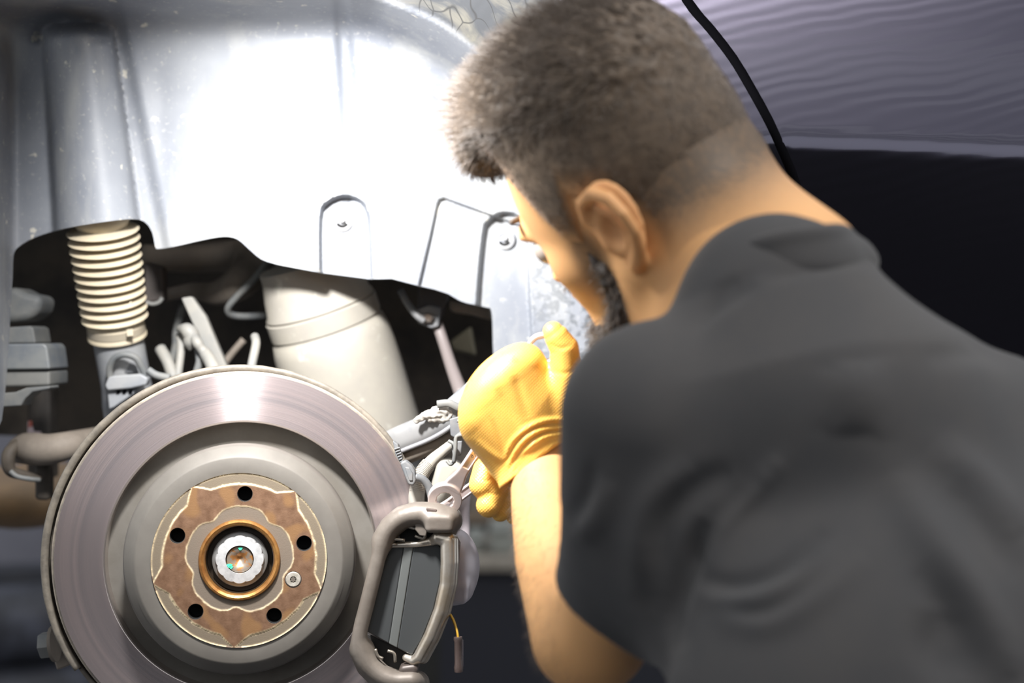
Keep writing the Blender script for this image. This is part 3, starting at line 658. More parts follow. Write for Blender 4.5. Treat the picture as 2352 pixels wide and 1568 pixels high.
m_edge = mat('brown_grey_disc_edge', (.20, .175, .15), .6, metal=.3, col2=(.30, .26, .21), scale=90)
m_hat = mat('grey_taupe_cast_hat', (.12, .11, .097), .6, metal=.15, col2=(.145, .134, .118), scale=14)
m_hatd = mat('dull_brown_inner_band', (.105, .095, .08), .65, col2=(.13, .12, .105), scale=20)
m_bright = mat('bevel_highlight_metal', (.65, .58, .55), .25, metal=.9)  # highlight of the ring's inner bevel put into a brighter metal
zl('friction_ring', [(.1195, dz), (.1225, dz), (.1606, dz)], m_swept, seg=240, label='pinkish grey polished ring with circular scoring')
zl('ring_inner_lip', [(.1173, dz-.017), (.1178, dz-.0012), (.1187, dz-.0002), (.1196, dz)], m_bright, seg=240)
zl('ring_outer_edge', [(.1606, dz), (.1617, dz-.0015), (.1619, dz-.002), (.1632, dz-.0025), (.1632, dz-.026), (.10, dz-.026)], m_edge, seg=240)
zl('recessed_band', [(.098, dz-.018), (.1178, dz-.017)], m_hatd, seg=160)
zl('hat', [(.0735, -.0016), (.076, -.0014), (.0865, -.0014), (.0885, -.002), (.0915, -.006), (.0965, -.0085), (.0985, -.012), (.0995, -.02), (.0995, dz-.018)], m_hat, label='grey cast hat around the hub face')
# hub face: real holes, wear pattern as colour of the rust itself
circ = lambda cx, cy, r, n=40: [(cx+r*math.cos(2*math.pi*i/n), cy+r*math.sin(2*math.pi*i/n)) for i in range(n)]
holes = [circ(.0562*math.cos(math.radians(a)), .0562*math.sin(math.radians(a)), .0066) for a in (14, 86, 158, 230, 302)]
sc = (.0487*math.cos(math.radians(-20.6)), .0487*math.sin(math.radians(-20.6)))
v2, t2 = sheet_tris([(x*1e4, y*1e4) for x, y in circ(0, 0, .074, 200)], [[(x*1e4, y*1e4) for x, y in h] for h in holes]+[[(x*1e4, y*1e4) for x, y in circ(0, 0, .030, 100)], [(x*1e4, y*1e4) for x, y in circ(*sc, .0071, 30)]], 7.5)
v2 = v2/1e4; r2 = np.hypot(v2[:, 0], v2[:, 1]); th = np.degrees(np.arctan2(v2[:, 1], v2[:, 0]))
gd = np.min([np.abs((th-g+180) % 360-180) for g in (51, -21, -93, 195, 123)], 0)
nz = np.array([noise.noise(Vector((x*170, y*170, 0)))+.5*noise.noise(Vector((x*500, y*500, 1))) for x, y in v2])
q3 = K/3.136
rin = (384-46*np.exp(-((gd-0)/11)**2)+5*nz)*q3
rout = (545+85*np.clip(1-(gd/11), 0, 1)**1.2+5*nz)*q3
rflat = 622*q3
pocket = (r2 > rout) & (r2 < rflat)
h = np.zeros(len(v2)); h -= .0006*ss(0, .0008, rin-r2); h -= .0008*pocket
rust = np.stack([.235+.07*nz, .125+.045*nz, .068+.03*nz], 1)
rust2 = np.array([.36, .19, .075])
rb = np.array([noise.noise(Vector((x*60+3, y*60, 5))) for x, y in v2]); rust = rust+(rust2-rust)*(ss(.1, .45, rb)*.8)[:, None]
taupe = np.array([.27, .215, .165]); cream = np.array([.62, .52, .36])
c = rust*1.0; m_ = ss(-.0004, .0004, rin-r2)[:, None]; c = c*(1-m_)+taupe*m_
c[pocket] = [.28, .225, .16]
line = np.exp(-((r2-rin)/.0006)**2)*.75+np.exp(-((r2-rout)/.0008)**2)*(r2 < rflat)*.85+np.exp(-((r2-rflat)/.0009)**2)*.8*(gd > 5)
line = np.clip(line*(1+.6*nz), 0, 1)[:, None]; c = c*(1-line)+cream*line
out = ss(rflat, rflat+.001, r2)[:, None]; c = c*(1-out)+np.array([.24, .215, .185])*out
face = mk('hub_face', np.stack([v2[:, 0], v2[:, 1], h], 1), (t2, np.zeros((0, 4), int)), mat('rusty_hub_face', (.2, .1, .05), .65, attr='tone', bump=.3, bscale=900, bdist=.0004, metal=.1, spec=.4), disc, local=True, label='rust brown lobed face with pale tan wear lines')
paint(face, np.clip(c*.56+line*np.array([.30, .24, .14]), 0, 1))
for hh, a in zip(holes, (14, 86, 158, 230, 302)):
    cx, cy = .0562*math.cos(math.radians(a)), .0562*math.sin(math.radians(a))
    lathe('bolt_hole', [(.0066, 0), (.0061, -.0008), (.0061, -.02), (0, -.02)], (cx, cy, 0), (cx, cy, 1), m_hole, disc, seg=36, local=True)
    lathe('hole_chamfer', [(.0068, .0001), (.0064, -.0006), (.0061, -.0012)], (cx, cy, 0), (cx, cy, 1), mat('chamfer_tan_metal', (.36, .31, .24), .4, metal=.5) if a == 14 else bpy.data.materials['chamfer_tan_metal'], disc, seg=36, local=True)
m_gold = mat('golden_rust_bore', (.52, .27, .085), .32, metal=.7, col2=(.34, .15, .045), scale=70, bump=.3, bscale=300, bdist=.0005)
zl('bore_collar', [(.0345, -.0004), (.0344, .0012), (.0335, .0026), (.0320, .0030), (.0300, .0020), (.0287, -.001), (.0284, -.018)], m_gold, label='golden rust collar round the centre nut')
zl('bore_well', [(.0284, -.004), (.0278, -.016), (0, -.017)], mat('dark_brown_well', (.045, .03, .018), .5, metal=.3), seg=80)
m_zinc = mat('bright_zinc', (.80, .80, .80), .3, metal=.55, col2=(.6, .6, .6), scale=120)
zl('nut_washer', [(.0236, -.016), (.0236, -.008), (.0225, -.007), (.018, -.0068)], mat('dull_grey_washer', (.25, .25, .245), .4, metal=.6), seg=80)
n12 = 240; V = []; Fc = []
for z, rs in ((-.016, 1.0), (-.0055, 1.0), (-.0035, .96), (-.003, .60), (-.010, .575)):
    for i in range(n12):
        a = 2*math.pi*i/n12; r = (.0198+.0012*abs(math.cos(6*a))**.7 if rs > .9 else .020)*rs; V.append((r*math.cos(a), r*math.sin(a), z))
for j in range(4):
    for i in range(n12): Fc.append((j*n12+i, j*n12+(i+1) % n12, (j+1)*n12+(i+1) % n12, (j+1)*n12+i))
o = mk('centre_nut', V, Fc, m_zinc, disc, local=True, label='bright silver twelve-point centre nut'); e = o.modifiers.new('es', 'EDGE_SPLIT'); e.split_angle = .5
zl('stub_end', [(.0113, -.009), (.0113, -.0058), (.0106, -.005), (.0075, -.005), (.0045, -.0068), (.0022, -.009), (0, -.0095)], mat('rusty_stub_steel', (.30, .25, .2), .4, metal=.6, col2=(.42, .19, .06), scale=160, lo=.47, hi=.55), seg=48, label='rusty stub end with green paint flecks')
m_green = mat('green_paint_fleck', (.06, .62, .36), .5)
for cx, cy, r in ((-.0085, -.0052, .0022), (.0004, .0093, .0018), (-.0072, -.0066, .0016)):
    mk('paint_fleck', [(cx+r*(1+.3*math.sin(3*a))*math.cos(a), cy+r*.8*math.sin(a), -.0044) for a in np.linspace(0, 2*math.pi, 14)[:-1]]+[(cx+r*(1+.3*math.sin(3*a))*math.cos(a), cy+r*.8*math.sin(a), -.0055) for a in np.linspace(0, 2*math.pi, 14)[:-1]], [tuple(range(13))]+[(i, i+13, (i+1) % 13+13, (i+1) % 13) for i in range(13)], m_green, disc, local=True, smooth=False)
lathe('retaining_screw', [(.0066, -.004), (.0066, -.0002), (.0058, .0007), (.0028, .0007), (.0022, -.001), (0, -.001)], (*sc, 0), (*sc, 1), mat('pale_screw_zinc', (.62, .58, .52), .35, metal=.5, col2=(.45, .42, .36), scale=200), disc, seg=40, local=True)
V = [(sc[0]+(.0028 if i % 2 else .0016)*math.cos(i*math.pi/6), sc[1]+(.0028 if i % 2 else .0016)*math.sin(i*math.pi/6), .0008) for i in range(12)]
mk('star_socket', V+[(a, b, -.001) for a, b, _ in V], [tuple(range(12))]+[(i, i+12, (i+1) % 12+12, (i+1) % 12) for i in range(12)], mat('dark_socket', (.1, .085, .07), .6), disc, local=True, smooth=False)
# splash shield behind the disc
shd = empty('dust_shield', RC+Vector((0, .04, 0)), 'thin grey brown splash shield rimming the disc along its left and top', 'dust shield', M=HM@Matrix.Translation((-.003, -.001, dz-.030)))
def arc_lathe(name, prof, a0, a1, m, parent, n=150):
    V = []; Fc = []; L = len(prof)
    for i in range(n+1):
        a = math.radians(a0+(a1-a0)*i/n)
        rr = 1+.0018*noise.noise(Vector((math.cos(a)*14, math.sin(a)*14, 0)))
        V += [(r*rr*math.cos(a), r*rr*math.sin(a), z) for r, z in prof]
    for i in range(n):
        for j in range(L-1): Fc.append((i*L+j, (i+1)*L+j, (i+1)*L+j+1, i*L+j+1))
    o = mk(name, V, Fc, m, parent, local=True); solid(o, .0012, 0); return o
m_sh = mat('brown_grey_shield_steel', (.135, .12, .10), .55, metal=.2, col2=(.21, .185, .15), scale=70, bump=.3, bscale=220, bdist=.0006)
arc_lathe('shield_rim', [(.1640, .018), (.1648, .021), (.1688, .023), (.1700, .021), (.1702, 0), (.16, -.004), (.08, -.004)], 24, 215, m_sh, shd)
arc_lathe('shield_rim', [(.1650, .012), (.1682, .012), (.1688, 0), (.16, -.004), (.08, -.004)], 215, 318, m_sh, shd)
# bolt bracket at the lower left of the disc
kb = empty('lower_link_bolt', P(150, 1500, 1.33), 'grey hex bolt with bracket at the lower left rim of the disc', 'bolt')
lathe('bolt_head', [(0, 0), (.0115, 0), (.0125, .0012), (.0125, .011), (0, .011)], P(94, 1482, 1.32), P(140, 1476, 1.32), m_gdust, kb, seg=6)
lathe('washer', [(0, .011), (.0165, .011), (.0165, .014), (0, .014)], P(94, 1482, 1.32), P(140, 1476, 1.32), m_dusty, kb, seg=32)
prism('link_plate', [(122, 1430), (140, 1455), (150, 1510), (170, 1524), (130, 1540), (118, 1500)], 1.335, .02, m_dusty, kb, bev=.002)
prism('link_eye', [(130, 1440), (170, 1470), (200, 1530), (150, 1522)], 1.345, .03, m_gdust, kb, bev=.003)

# ------------------------------------------------------------------ caliper carrier and pad
cal = empty('brake_caliper', P(920, 1400, 1.2), 'brown grey brake caliper frame clamped over the right of the disc', 'brake caliper')
m_cal = mat('brown_grey_cast_caliper', (.15, .128, .108), .5, metal=.2, col2=(.20, .175, .15), scale=22, bump=.15, bscale=200)
YC = 1.195
s = SDF()
fr = [(1030, 1192), (1000, 1182), (960, 1180), (925, 1188), (898, 1210), (880, 1240), (862, 1310), (842, 1390), (827, 1450), (826, 1485), (840, 1520), (868, 1548), (905, 1562), (945, 1562)]
fc = [(float(a[0]), float(a[1])) for a in catmull(fr, 3)]
L = len(fc)
s.chain([P(*q, YC) for q in fc], [.0085-.0022*float(ss(.12, .35, i/L)) for i in range(L)], k=.002)
for dy, du, dv, r0 in ((.010, 0, 0, .0095), (.03, 2, 0, .010), (.05, 4, 2, .010), (.072, 6, 4, .010)):   # bridge going back over the disc
    s.chain([P(u+du, v+dv, YC+dy) for u, v in fr[:6]], r0, k=.010)
s.box(P(1012, 1196, YC+.01), (.012, .022, .0075), rd=.004, k=.006)
s.box(P(1030, 1196, YC+.05), (.008, .05, .008), rd=.004, k=.006)
for dy, du in ((.010, 6), (.028, 12), (.045, 14)): s.chain([P(u+du, v+6, YC+dy) for u, v in fr[9:]], .0105, k=.010)
s.build('frame', .0011, m_cal, cal, label='brown grey cast loop frame')
prism('dark_stain_patch', [(978, 1166), (1004, 1170), (1000, 1208), (985, 1206)], YC-.0087, .004, mat('dark_brown_rust_patch', (.09, .065, .055), .6), cal, bev=.001)
prism('lower_lug', [(916, 1530), (958, 1524), (962, 1545), (948, 1568), (930, 1590), (910, 1590)], YC+.0, .05, mat('dark_brown_caliper_lug', (.085, .068, .06), .45, metal=.2), cal, bev=.004)
m_pad = mat('dark_glossy_pad_plate', (.085, .09, .092), .22, metal=.35, spec=.6, coat=.35)
def padY(u, v): return YC+.004+(u-840)*.00004
v3, t3 = sheet_tris([(890, 1256), (1004, 1247), (1014, 1252), (1012, 1330), (1000, 1400), (970, 1470), (946, 1506), (842, 1450)], [], 6)
prism('pad_plate', [(890, 1256), (928, 1253), (893, 1478), (842, 1450)], lambda u, v: YC+.008-(u-(890-(v-1256)*.22))*.00003, .012, m_pad, cal, bev=.0012, label='dark grey glossy plate')
prism('pad_reflection', [(928, 1253), (950, 1251), (912, 1488), (893, 1478)], YC+.0062, .012, mat('pale_pad_reflection', (.17, .18, .175), .3, metal=.3), cal, bev=.001, label='paler grey reflection streak down the plate')  # reflected streak put into a paler strip of the plate
prism('pad_plate', [(950, 1251), (1004, 1247), (1016, 1262), (1012, 1330), (996, 1400), (968, 1470), (946, 1506), (912, 1488)], YC+.0068, .012, m_pad, cal, bev=.0012, label='dark grey glossy plate')
m_lip = mat('bright_worn_steel_lip', (.62, .57, .50), .28, metal=.8, col2=(.5, .42, .32), scale=30)
sl = SDF()
lp = [(893, 1252, .007), (960, 1249, .006), (992, 1242, .004), (1008, 1234, .0), (1030, 1240, -.001), (1031, 1290, -.001), (1028, 1340, 0), (1014, 1400, 0), (990, 1460, .001), (964, 1508, .003), (950, 1517, .004), (932, 1510, .006)]
rr = [.0022, .0028, .004, .0060, .0070, .0068, .0066, .0064, .006, .0055, .004, .003]
sl.chain([P(u, v, YC+d) for u, v, d in lp], rr, k=.003)
sl.chain([P(u+7, v, YC+d+.012) for u, v, d in lp[4:10]], [.006]*6, k=.004)
sl.build('pad_lip', .0009, m_lip, cal, label='bright worn steel edge round the plate')
prism('anchor_plate', [(1034, 1238), (1050, 1240), (1056, 1252), (1054, 1300), (1046, 1346), (1036, 1346), (1040, 1300)], YC+.018, .02, mat('brown_steel_plate', (.20, .145, .12), .45, metal=.4), cal, bev=.0015)
prism('inner_pad_edge', [(1012, 1400), (1030, 1390), (1012, 1450), (985, 1505), (972, 1512)], YC+.012, .02, m_cal, cal, bev=.0015)
ph = SDF()
ph.ell(P(1040, 1300, 1.265), (.024, .035, .034), k=.004); ph.box(P(1040, 1350, 1.262), (.0145, .03, .010), rd=.006, k=.008); ph.cap(P(1010, 1372, 1.25), P(1066, 1352, 1.25), .007, k=.006)
ph.build('piston_housing', .0012, mat('pale_lilac_aluminium', (.60, .56, .60), .4, metal=.3), cal, label='pale lilac aluminium piston housing')
m_spr = mat('spring_clip_steel', (.30, .27, .23), .35, metal=.7)
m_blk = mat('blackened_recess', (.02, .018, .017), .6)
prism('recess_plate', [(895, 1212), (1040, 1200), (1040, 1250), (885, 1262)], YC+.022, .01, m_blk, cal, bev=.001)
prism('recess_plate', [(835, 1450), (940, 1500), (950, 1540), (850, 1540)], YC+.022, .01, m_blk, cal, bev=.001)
prism('clip_tab', [(955, 1196), (984, 1192), (984, 1210), (978, 1232), (964, 1230), (953, 1216)], YC-.004, .005, m_cal, cal, bev=.001)
for pts, rr in (([(934, 1208), (950, 1213), (958, 1212)], .0012), ([(980, 1214), (992, 1212), (1004, 1216)], .0016), ([(953, 1230), (972, 1236), (977, 1228), (980, 1214)], .0013),
                ([(886, 1240), (905, 1238), (930, 1240)], .0013), ([(884, 1250), (912, 1250)], .001), ([(862, 1490), (868, 1506), (880, 1512)], .0013), ([(890, 1494), (905, 1500), (908, 1520)], .0013), ([(1026, 1226), (1032, 1224), (1036, 1232)], .001)):
    tube('spring_clip', [(u, v, YC+.002) for u, v in pts], rr, m_spr, cal, sides=8, n=4)
prism('spring_plate', [(893, 1228), (915, 1222), (918, 1236), (890, 1238)], YC+.016, .003, mat('blue_grey_steel', (.3, .32, .36), .3, metal=.5), cal, bev=.0005)  # small plate of one blue grey metal
wp = empty('wire_plug', P(1053, 1540, 1.2), 'brown wire plug dangling on a thin yellow wire below the caliper', 'plug')
tube('wire', [(1018, 1388, 1.215), (1030, 1404, 1.21), (1042, 1424, 1.205), (1050, 1450, 1.2), (1054, 1474, 1.2)], .0010, mat('yellow_wire', (.55, .33, .04), .4), wp, sides=8)
tube('wire', [(1020, 1394, 1.214), (1034, 1412, 1.209), (1046, 1440, 1.204), (1052, 1472, 1.2)], .0009, mat('dark_orange_wire', (.22, .09, .03), .4), wp, sides=8)
lathe('plug_body', [(0, 0), (.0036, 0), (.0039, .002), (.0033, .004), (.0033, .022), (.0039, .026), (.0035, .0295), (0, .03)], P(1052, 1462, 1.2), P(1054, 1560, 1.2), mat('dark_brown_heatshrink', (.07, .05, .045), .35, bump=.2, scale=120), wp, seg=24)
prism('heatshrink_seam', [(1060, 1466), (1064, 1470), (1064, 1532), (1060, 1538)], 1.2, .002, mat('grey_seam', (.22, .2, .22), .3), wp, bev=.0004)

# ------------------------------------------------------------------ the two spanners
m_chr = mat('satin_chrome', (.66, .57, .55), .36, metal=.55, col2=(.58, .5, .48), scale=40)
m_eng = mat('dark_engraving', (.16, .12, .11), .5)  # one dark brown for the lettering
def spanner(name, A, B, label, text, ring_r=.0145, tilt=0, flip=0):
    A, B = Vector(A), Vector(B); d = (B-A).normalized(); L = (B-A).length
    nrm = Vector((math.sin(tilt), -1, 0)); nrm = (nrm-d*nrm.dot(d)).normalized(); sd_ = nrm.cross(d)   # local x=sd_, y=d, z=nrm
    M = Matrix(((sd_.x, d.x, nrm.x, A.x), (sd_.y, d.y, nrm.y, A.y), (sd_.z, d.z, nrm.z, A.z), (0, 0, 0, 1)))
    t = empty(name, A, label, 'wrench', 'combination spanners held by the mechanic', M=M)
    q = SDF()
    for y0, R, r0 in ((0, ring_r, .0068), (L, .0135, .0098)):
        def ring(x, y, z, y0=y0, R=R, r0=r0):
            rr = np.sqrt(x*x+(y-y0)**2); a = np.arctan2(y-y0, x+1e-9)
            w = np.maximum(rr-R, (r0+.0005*np.abs(np.cos(6*a)))-rr); h = np.abs(z)-.0042
            return np.minimum(np.maximum(w, h)+.0008, 0)+np.sqrt(np.maximum(w+.0008, 0)**2+np.maximum(h+.0008, 0)**2)-.0008
        q.add(ring, (-R, y0-R, -.0042), (R, y0+R, .0042), k=.001)
    def shaft(x, y, z):
        t = np.clip((y-.012)/(L-.026), 0, 1); wd = .0046+.0035*np.exp(-((y-.014)/.010)**2)+.001*np.exp(-((L-y-.014)/.01)**2)
        a = np.abs(x)-wd; h = np.abs(z)-(.0027-.0000*t); yy = np.maximum(.0128-y, y-(L-.0125))
        return np.maximum(np.sqrt(np.maximum(a+.002, 0)**2+np.maximum(h+.002, 0)**2)-.002+np.minimum(np.maximum(a+.002, h+.002), 0), yy)
    q.add(shaft, (-.009, .01, -.003), (.009, L-.01, .003), k=.0025)
    q.box((0, L*.5, .0030), (.0026, L*.5-.034, .0012), rd=.0004, op='s', k=.0006)
    q.build('shank', .00035, m_chr, t, local=True)
    for txt, y, sz, rot in text:
        cu = bpy.data.curves.new('mark', 'FONT'); cu.body = txt; cu.size = sz; cu.extrude = .0002; cu.align_x = 'CENTER'; cu.align_y = 'CENTER'; cu.resolution_u = 2
        ob = bpy.data.objects.new('mark', cu); COL.objects.link(ob); dg = bpy.context.evaluated_depsgraph_get()
        me = bpy.data.meshes.new_from_object(ob.evaluated_get(dg)); bpy.data.objects.remove(ob)
        o = bpy.data.objects.new('engraved_mark', me); COL.objects.link(o); me.materials.clear(); me.materials.append(m_eng); o.parent = t; W[o] = M
        o.location = (0, y, .00195); o.rotation_euler = (0, 0, rot)
    return t
spanner('spanner', P(1022, 1145, 1.205), P(1247, 801, 1.165), 'spanner whose ring head sits on the caliper and whose other ring rises beside the thumb',
        [('16', .047, .0052, -.9), ('CrV', .066, .0048, .6)], tilt=.25)
spanner('spanner', P(968, 1205, 1.232), P(1262, 985, 1.19), 'spanner crossing behind the other one, its shank entering the gloves from below',
        [('CHROM', .078, .0040, math.pi/2), ('VAN', .060, .0036, math.pi/2)], ring_r=.0125, tilt=.1)

# ------------------------------------------------------------------ the mechanic
per = empty('person', (.27, .72, 0), 'mechanic in charcoal polo shirt and orange gloves bending over the wheel hub', 'person')
hf = Vector((-.73, .64, -.29)).normalized(); hu = Vector((-.49, -.1, .86)); hu = (hu-hf*hu.dot(hf)).normalized(); hl = hu.cross(hf)
HR = [list(hf), list(hu), list(hl)]; HCn = P(1464, 392, 1.03)
def HP(f, u, l): return HCn+hf*f+hu*u+hl*l
def hloc(p): q = p-np.array(HCn); return q@np.array(hf), q@np.array(hu), q@np.array(hl)
A0 = [P(1500, 950, .90), P(1480, 1150, .915), P(1405, 1385, .955), P(1365, 1450, .985)]
N0 = P(1790, 690, .93)
LS, RS = Vector((.089, .905, 1.340)), Vector((.438, .99, 1.247))
YW = [[.97, .25, 0], [-.25, .97, 0], [0, 0, 1]]
def torso(s, g, k):
    s.ell((.258, .94, 1.262), (.185+g, .115+g, .142+g), YW, k=k); s.ell((.258, .86, 1.16), (.172+g, .11+g, .17+g), YW, k=k); s.ell((.26, .78, 1.0), (.168+g, .11+g, .18+g), YW, k=k)
    s.ell((.215, .905, 1.35), (.09+g, .085+g, .07+g), YW, k=k)
    s.cap(N0+Vector((0, .0, -.02)), LS+Vector((.03, 0, 0)), .046+g, .052+g, k=k); s.cap(N0+Vector((.0, .0, -.02)), RS-Vector((.03, 0, 0)), .056+g, .050+g, k=k)
    s.ell(LS+Vector((.045, .0, -.06)), (.06+g, .06+g, .08+g), YW, k=k); s.ell(RS+Vector((-.06, -.02, -.06)), (.07+g, .06+g, .08+g), YW, k=k)
b = SDF()
b.ell(HP(.006, .01, 0), (.091, .105, .074), HR, k=.01); b.ell(HP(-.022, -.025, 0), (.064, .068, .064), HR, k=.02)
b.ell(HP(.036, -.048, 0), (.050, .066, .052), HR, k=.02)
b.cap(HP(.088, -.008, .03), HP(.092, -.010, -.03), .011, k=.012)
b.ell(HP(.058, -.052, 0), (.031, .046, .036), HR, k=.015); b.cap(HP(.086, -.018, 0), HP(.094, -.040, 0), .008, .010, k=.01); b.ell(HP(.092, -.046, .012), (.010, .007, .007), HR, k=.005); b.ell(HP(.092, -.046, -.012), (.010, .007, .007), HR, k=.005)
for sgn in (1, -1):
    b.ell(HP(.050, -.040, .041*sgn), (.022, .018, .016), HR, k=.015)
    b.chain([HP(-.002, -.060, .058*sgn), HP(.018, -.092, .050*sgn), (HP(.066, -.110, .02*sgn))], [.014, .016, .016], k=.02)
    b.ell(HP(.094, -.022, .033*sgn), (.013, .011, .014), HR, op='s', k=.008)
b.ell(HP(.082, -.112, 0), (.018, .018, .022), HR, k=.015)
b.ell(HP(.084, -.064, 0), (.010, .0055, .022), HR, k=.005); b.ell(HP(.081, -.073, 0), (.010, .006, .021), HR, k=.004)
b.cap(HP(-.022, -.075, 0), P(1770, 710, .95), .050, .058, k=.03)
b.cap(HP(-.040, -.040, 0), P(1815, 640, .935), .044, .048, k=.03)
b.cap(HP(.045, -.10, 0), P(1640, 760, 1.0), .035, .045, k=.02)
# ears, standing off the head
def ear(sgn):
    def E(f, u, l): return HP((f+.01)*.85-.016, (u+.02)*.85-.020, sgn*(l-.004))
    rim = [E(.010, -.022, .079), E(.014, -.008, .083), E(.006, .006, .088), (E(-.010, .010, .093)), E(-.024, .002, .097), E(-.031, -.014, .098), E(-.030, -.030, .094), E(-.022, -.044, .088), E(-.013, -.054, .083), E(-.007, -.058, .080)]
    b.ell(E(-.010, -.018, .0825), (.020, .030, .0055), HR, k=.006)
    b.chain(rim, [.0032, .0042, .0048, .0052, .005, .0046, .0044, .0048, .0060, .0062], k=.003)
    b.chain([E(-.006, -.002, .090), E(-.018, -.012, .091), E(-.020, -.028, .089), E(-.012, -.040, .086)], [.003, .0035, .0035, .003], k=.003)
    b.ell(E(.006, -.032, .082), (.004, .007, .004), HR, k=.003)
    b.ell(E(-.006, -.026, .089), (.008, .012, .0065), HR, op='s', k=.004)
ear(1); ear(-1)
torso(b, -.014, .03)
b.chain(A0, [.043, .040, .034, .036], k=.02)
b.chain([P(1350, 1462, .985), P(1322, 1380, 1.02), P(1287, 1280, 1.06), P(1264, 1180, 1.10), P(1243, 1060, 1.14), P(1222, 980, 1.14)], [.039, .037, .034, .030, .0255, .02], k=.012)
b.ell(P(1283, 1165, 1.095), (.014, .012, .018), k=.012)
RA = [RS, Vector((.42, 1.03, 1.17)), Vector((.30, 1.12, 1.13)), Vector((.16, 1.185, 1.23)), Vector((.075, 1.20, 1.285)), Vector((.05, 1.205, 1.305))]
b.chain(RA, [.048, .042, .038, .032, .026, .022], k=.02)
def hair_g(f, u, l):
    """height above the hairline, metres"""
    line = np.interp(f, [-.12, -.085, -.06, -.040, -.022, .012, .022, .036, .055, .075, .10], [-.050, -.050, -.052, -.052, -.012, .004, -.030, -.022, .016, .040, .058])
    return u-line
skin = np.array([.66, .36, .155]); hairc = np.array([.095, .068, .046])
def skin_attr(p):
    f, u, l = hloc(p); g = hair_g(f, u, l)
    on = (np.abs(l) < .078) & (u > -.10) & (np.hypot(f, l) < .16)
    near = p[:, 1] > .9
    d = ss(-.018, .035, g)*on*near
    d = np.where((f > .035) & (u < -.06) & on & near, np.maximum(d, ss(-.055, -.075, u)*.6*0), d)
    jaw = seg_dist(f, u, [(.026, -.03), (.03, -.075), (.05, -.10), (.09, -.118)]); d = np.maximum(d, (1-ss(.006, .022, jaw))*.75*on*near*(np.abs(l) > .0))
    nz = .9+.2*rng.random(len(p)); d = np.clip(d*nz, 0, 1)[:, None]
    red = (np.exp(-((f+.012)/.03)**2-((u+.02)/.04)**2)*(np.abs(l) > .078))[:, None]
    c = skin*(1-d)+hairc*d; return c*(1-red*.25)+np.array([.62, .26, .12])*red*.25
m_skin = mat('warm_skin', (.6, .35, .17), .55, attr='tone', sss=.12, bump=.12, bscale=350, bdist=.0006, spec=.35)
b.build('body', .0022, m_skin, per, attr=skin_attr, label='warm tan skin with hairy forearm, dark stubble and short faded neck')
for sgn in (1, -1):
    eb = SDF().ell(HP(.0775, -.022, .032*sgn), (.0125, .0125, .0125), HR, k=.001).build('eyeball', .0012, mat('eye_white', (.35, .30, .26), .3) if sgn == 1 else bpy.data.materials['eye_white'], per)
    SDF().cap(HP(.096, .006, .014*sgn), HP(.088, .008, .046*sgn), .003, .002, k=.001).build('eyebrow', .001, mat('eyebrow_hair', tuple(hairc), .8) if sgn == 1 else bpy.data.materials['eyebrow_hair'], per)
# hair: a shaped cap that thins out to nothing at the hairline, with strands on it
def thick(f, u, l):
    g = hair_g(f, u, l)
    t = .0035*ss(.0, .03, g)+.009*ss(.045, .10, u)+.008*ss(.0, .08, f)*ss(.05, .09, u)+.003*ss(.03, .07, u)
    return t-.012*(1-ss(-.012, .008, g))
hs = SDF()
def hair_fn(x, y, z):
    X, Y, Z = x-HCn[0], y-HCn[1], z-HCn[2]
    f = hf[0]*X+hf[1]*Y+hf[2]*Z; u = hu[0]*X+hu[1]*Y+hu[2]*Z; l = hl[0]*X+hl[1]*Y+hl[2]*Z
    def el(cf, cu, a, b_, c_):
        k0 = np.sqrt(((f-cf)/a)**2+((u-cu)/b_)**2+(l/c_)**2)+1e-9; k1 = np.sqrt(((f-cf)/a**2)**2+((u-cu)/b_**2)**2+(l/c_**2)**2)+1e-9; return k0*(k0-1)/k1
    nk = np.array(HP(-.040, -.040, 0)); 
    d = np.minimum(np.sqrt((x-nk[0])**2+(y-nk[1])**2+(z-nk[2])**2)-.0445, 1)
    d = np.minimum(d, np.minimum(el(.006, .01, .091, .105, .074), el(-.022, -.025, .0655, .0695, .0655)))
    return d-thick(f, u, l)-.0008
hs.add(hair_fn, np.array(HCn)-.16, np.array(HCn)+.16, k=.002)
def mid(f, u, l): return [float(q) for q in HP(f, u, l)]
hs.ell(mid(.090, .074, .0), (.024, .026, .048), HR, k=.02); hs.ell(mid(.099, .062, .010), (.019, .020, .034), HR, k=.012); hs.ell(mid(.06, .098, .0), (.04, .018, .045), HR, k=.02)
hs.box(mid(.03, -.16, 0), (.2, .07, .2), HR, op='s', k=.002)
def hair_disp(p, n):
    f, u, l = hloc(p); a = .0028*ss(.03, .09, u)+.0004
    return a*np.array([noise.noise(Vector((q[0]*75, q[1]*75, q[2]*75)))+.6*noise.noise(Vector((q[0]*190, q[1]*190, q[2]*190))) for q in p])
def hair_attr(p):
    f, u, l = hloc(p); g = hair_g(f, u, l); d = ss(-.018, .035, g)[:, None]; n_ = np.array([noise.noise(Vector(q)*130) for q in p])[:, None]
    d = np.maximum(d, (ss(.066, .08, f)*ss(.015, .03, u))[:, None]); base = skin
    return np.clip((base*(1-d)+hairc*d)*(1+.35*n_*d), 0, 1)
m_hair = mat('short_brown_hair', (.05, .04, .03), .5, attr='tone', bump=.5, bscale=700, bdist=.0008, sheen=.15, spec=.3)
hair = hs.build('hair', .0018, m_hair, per, disp=hair_disp, attr=hair_attr, label='short dark brown hair, faded at the sides with a longer front quiff')
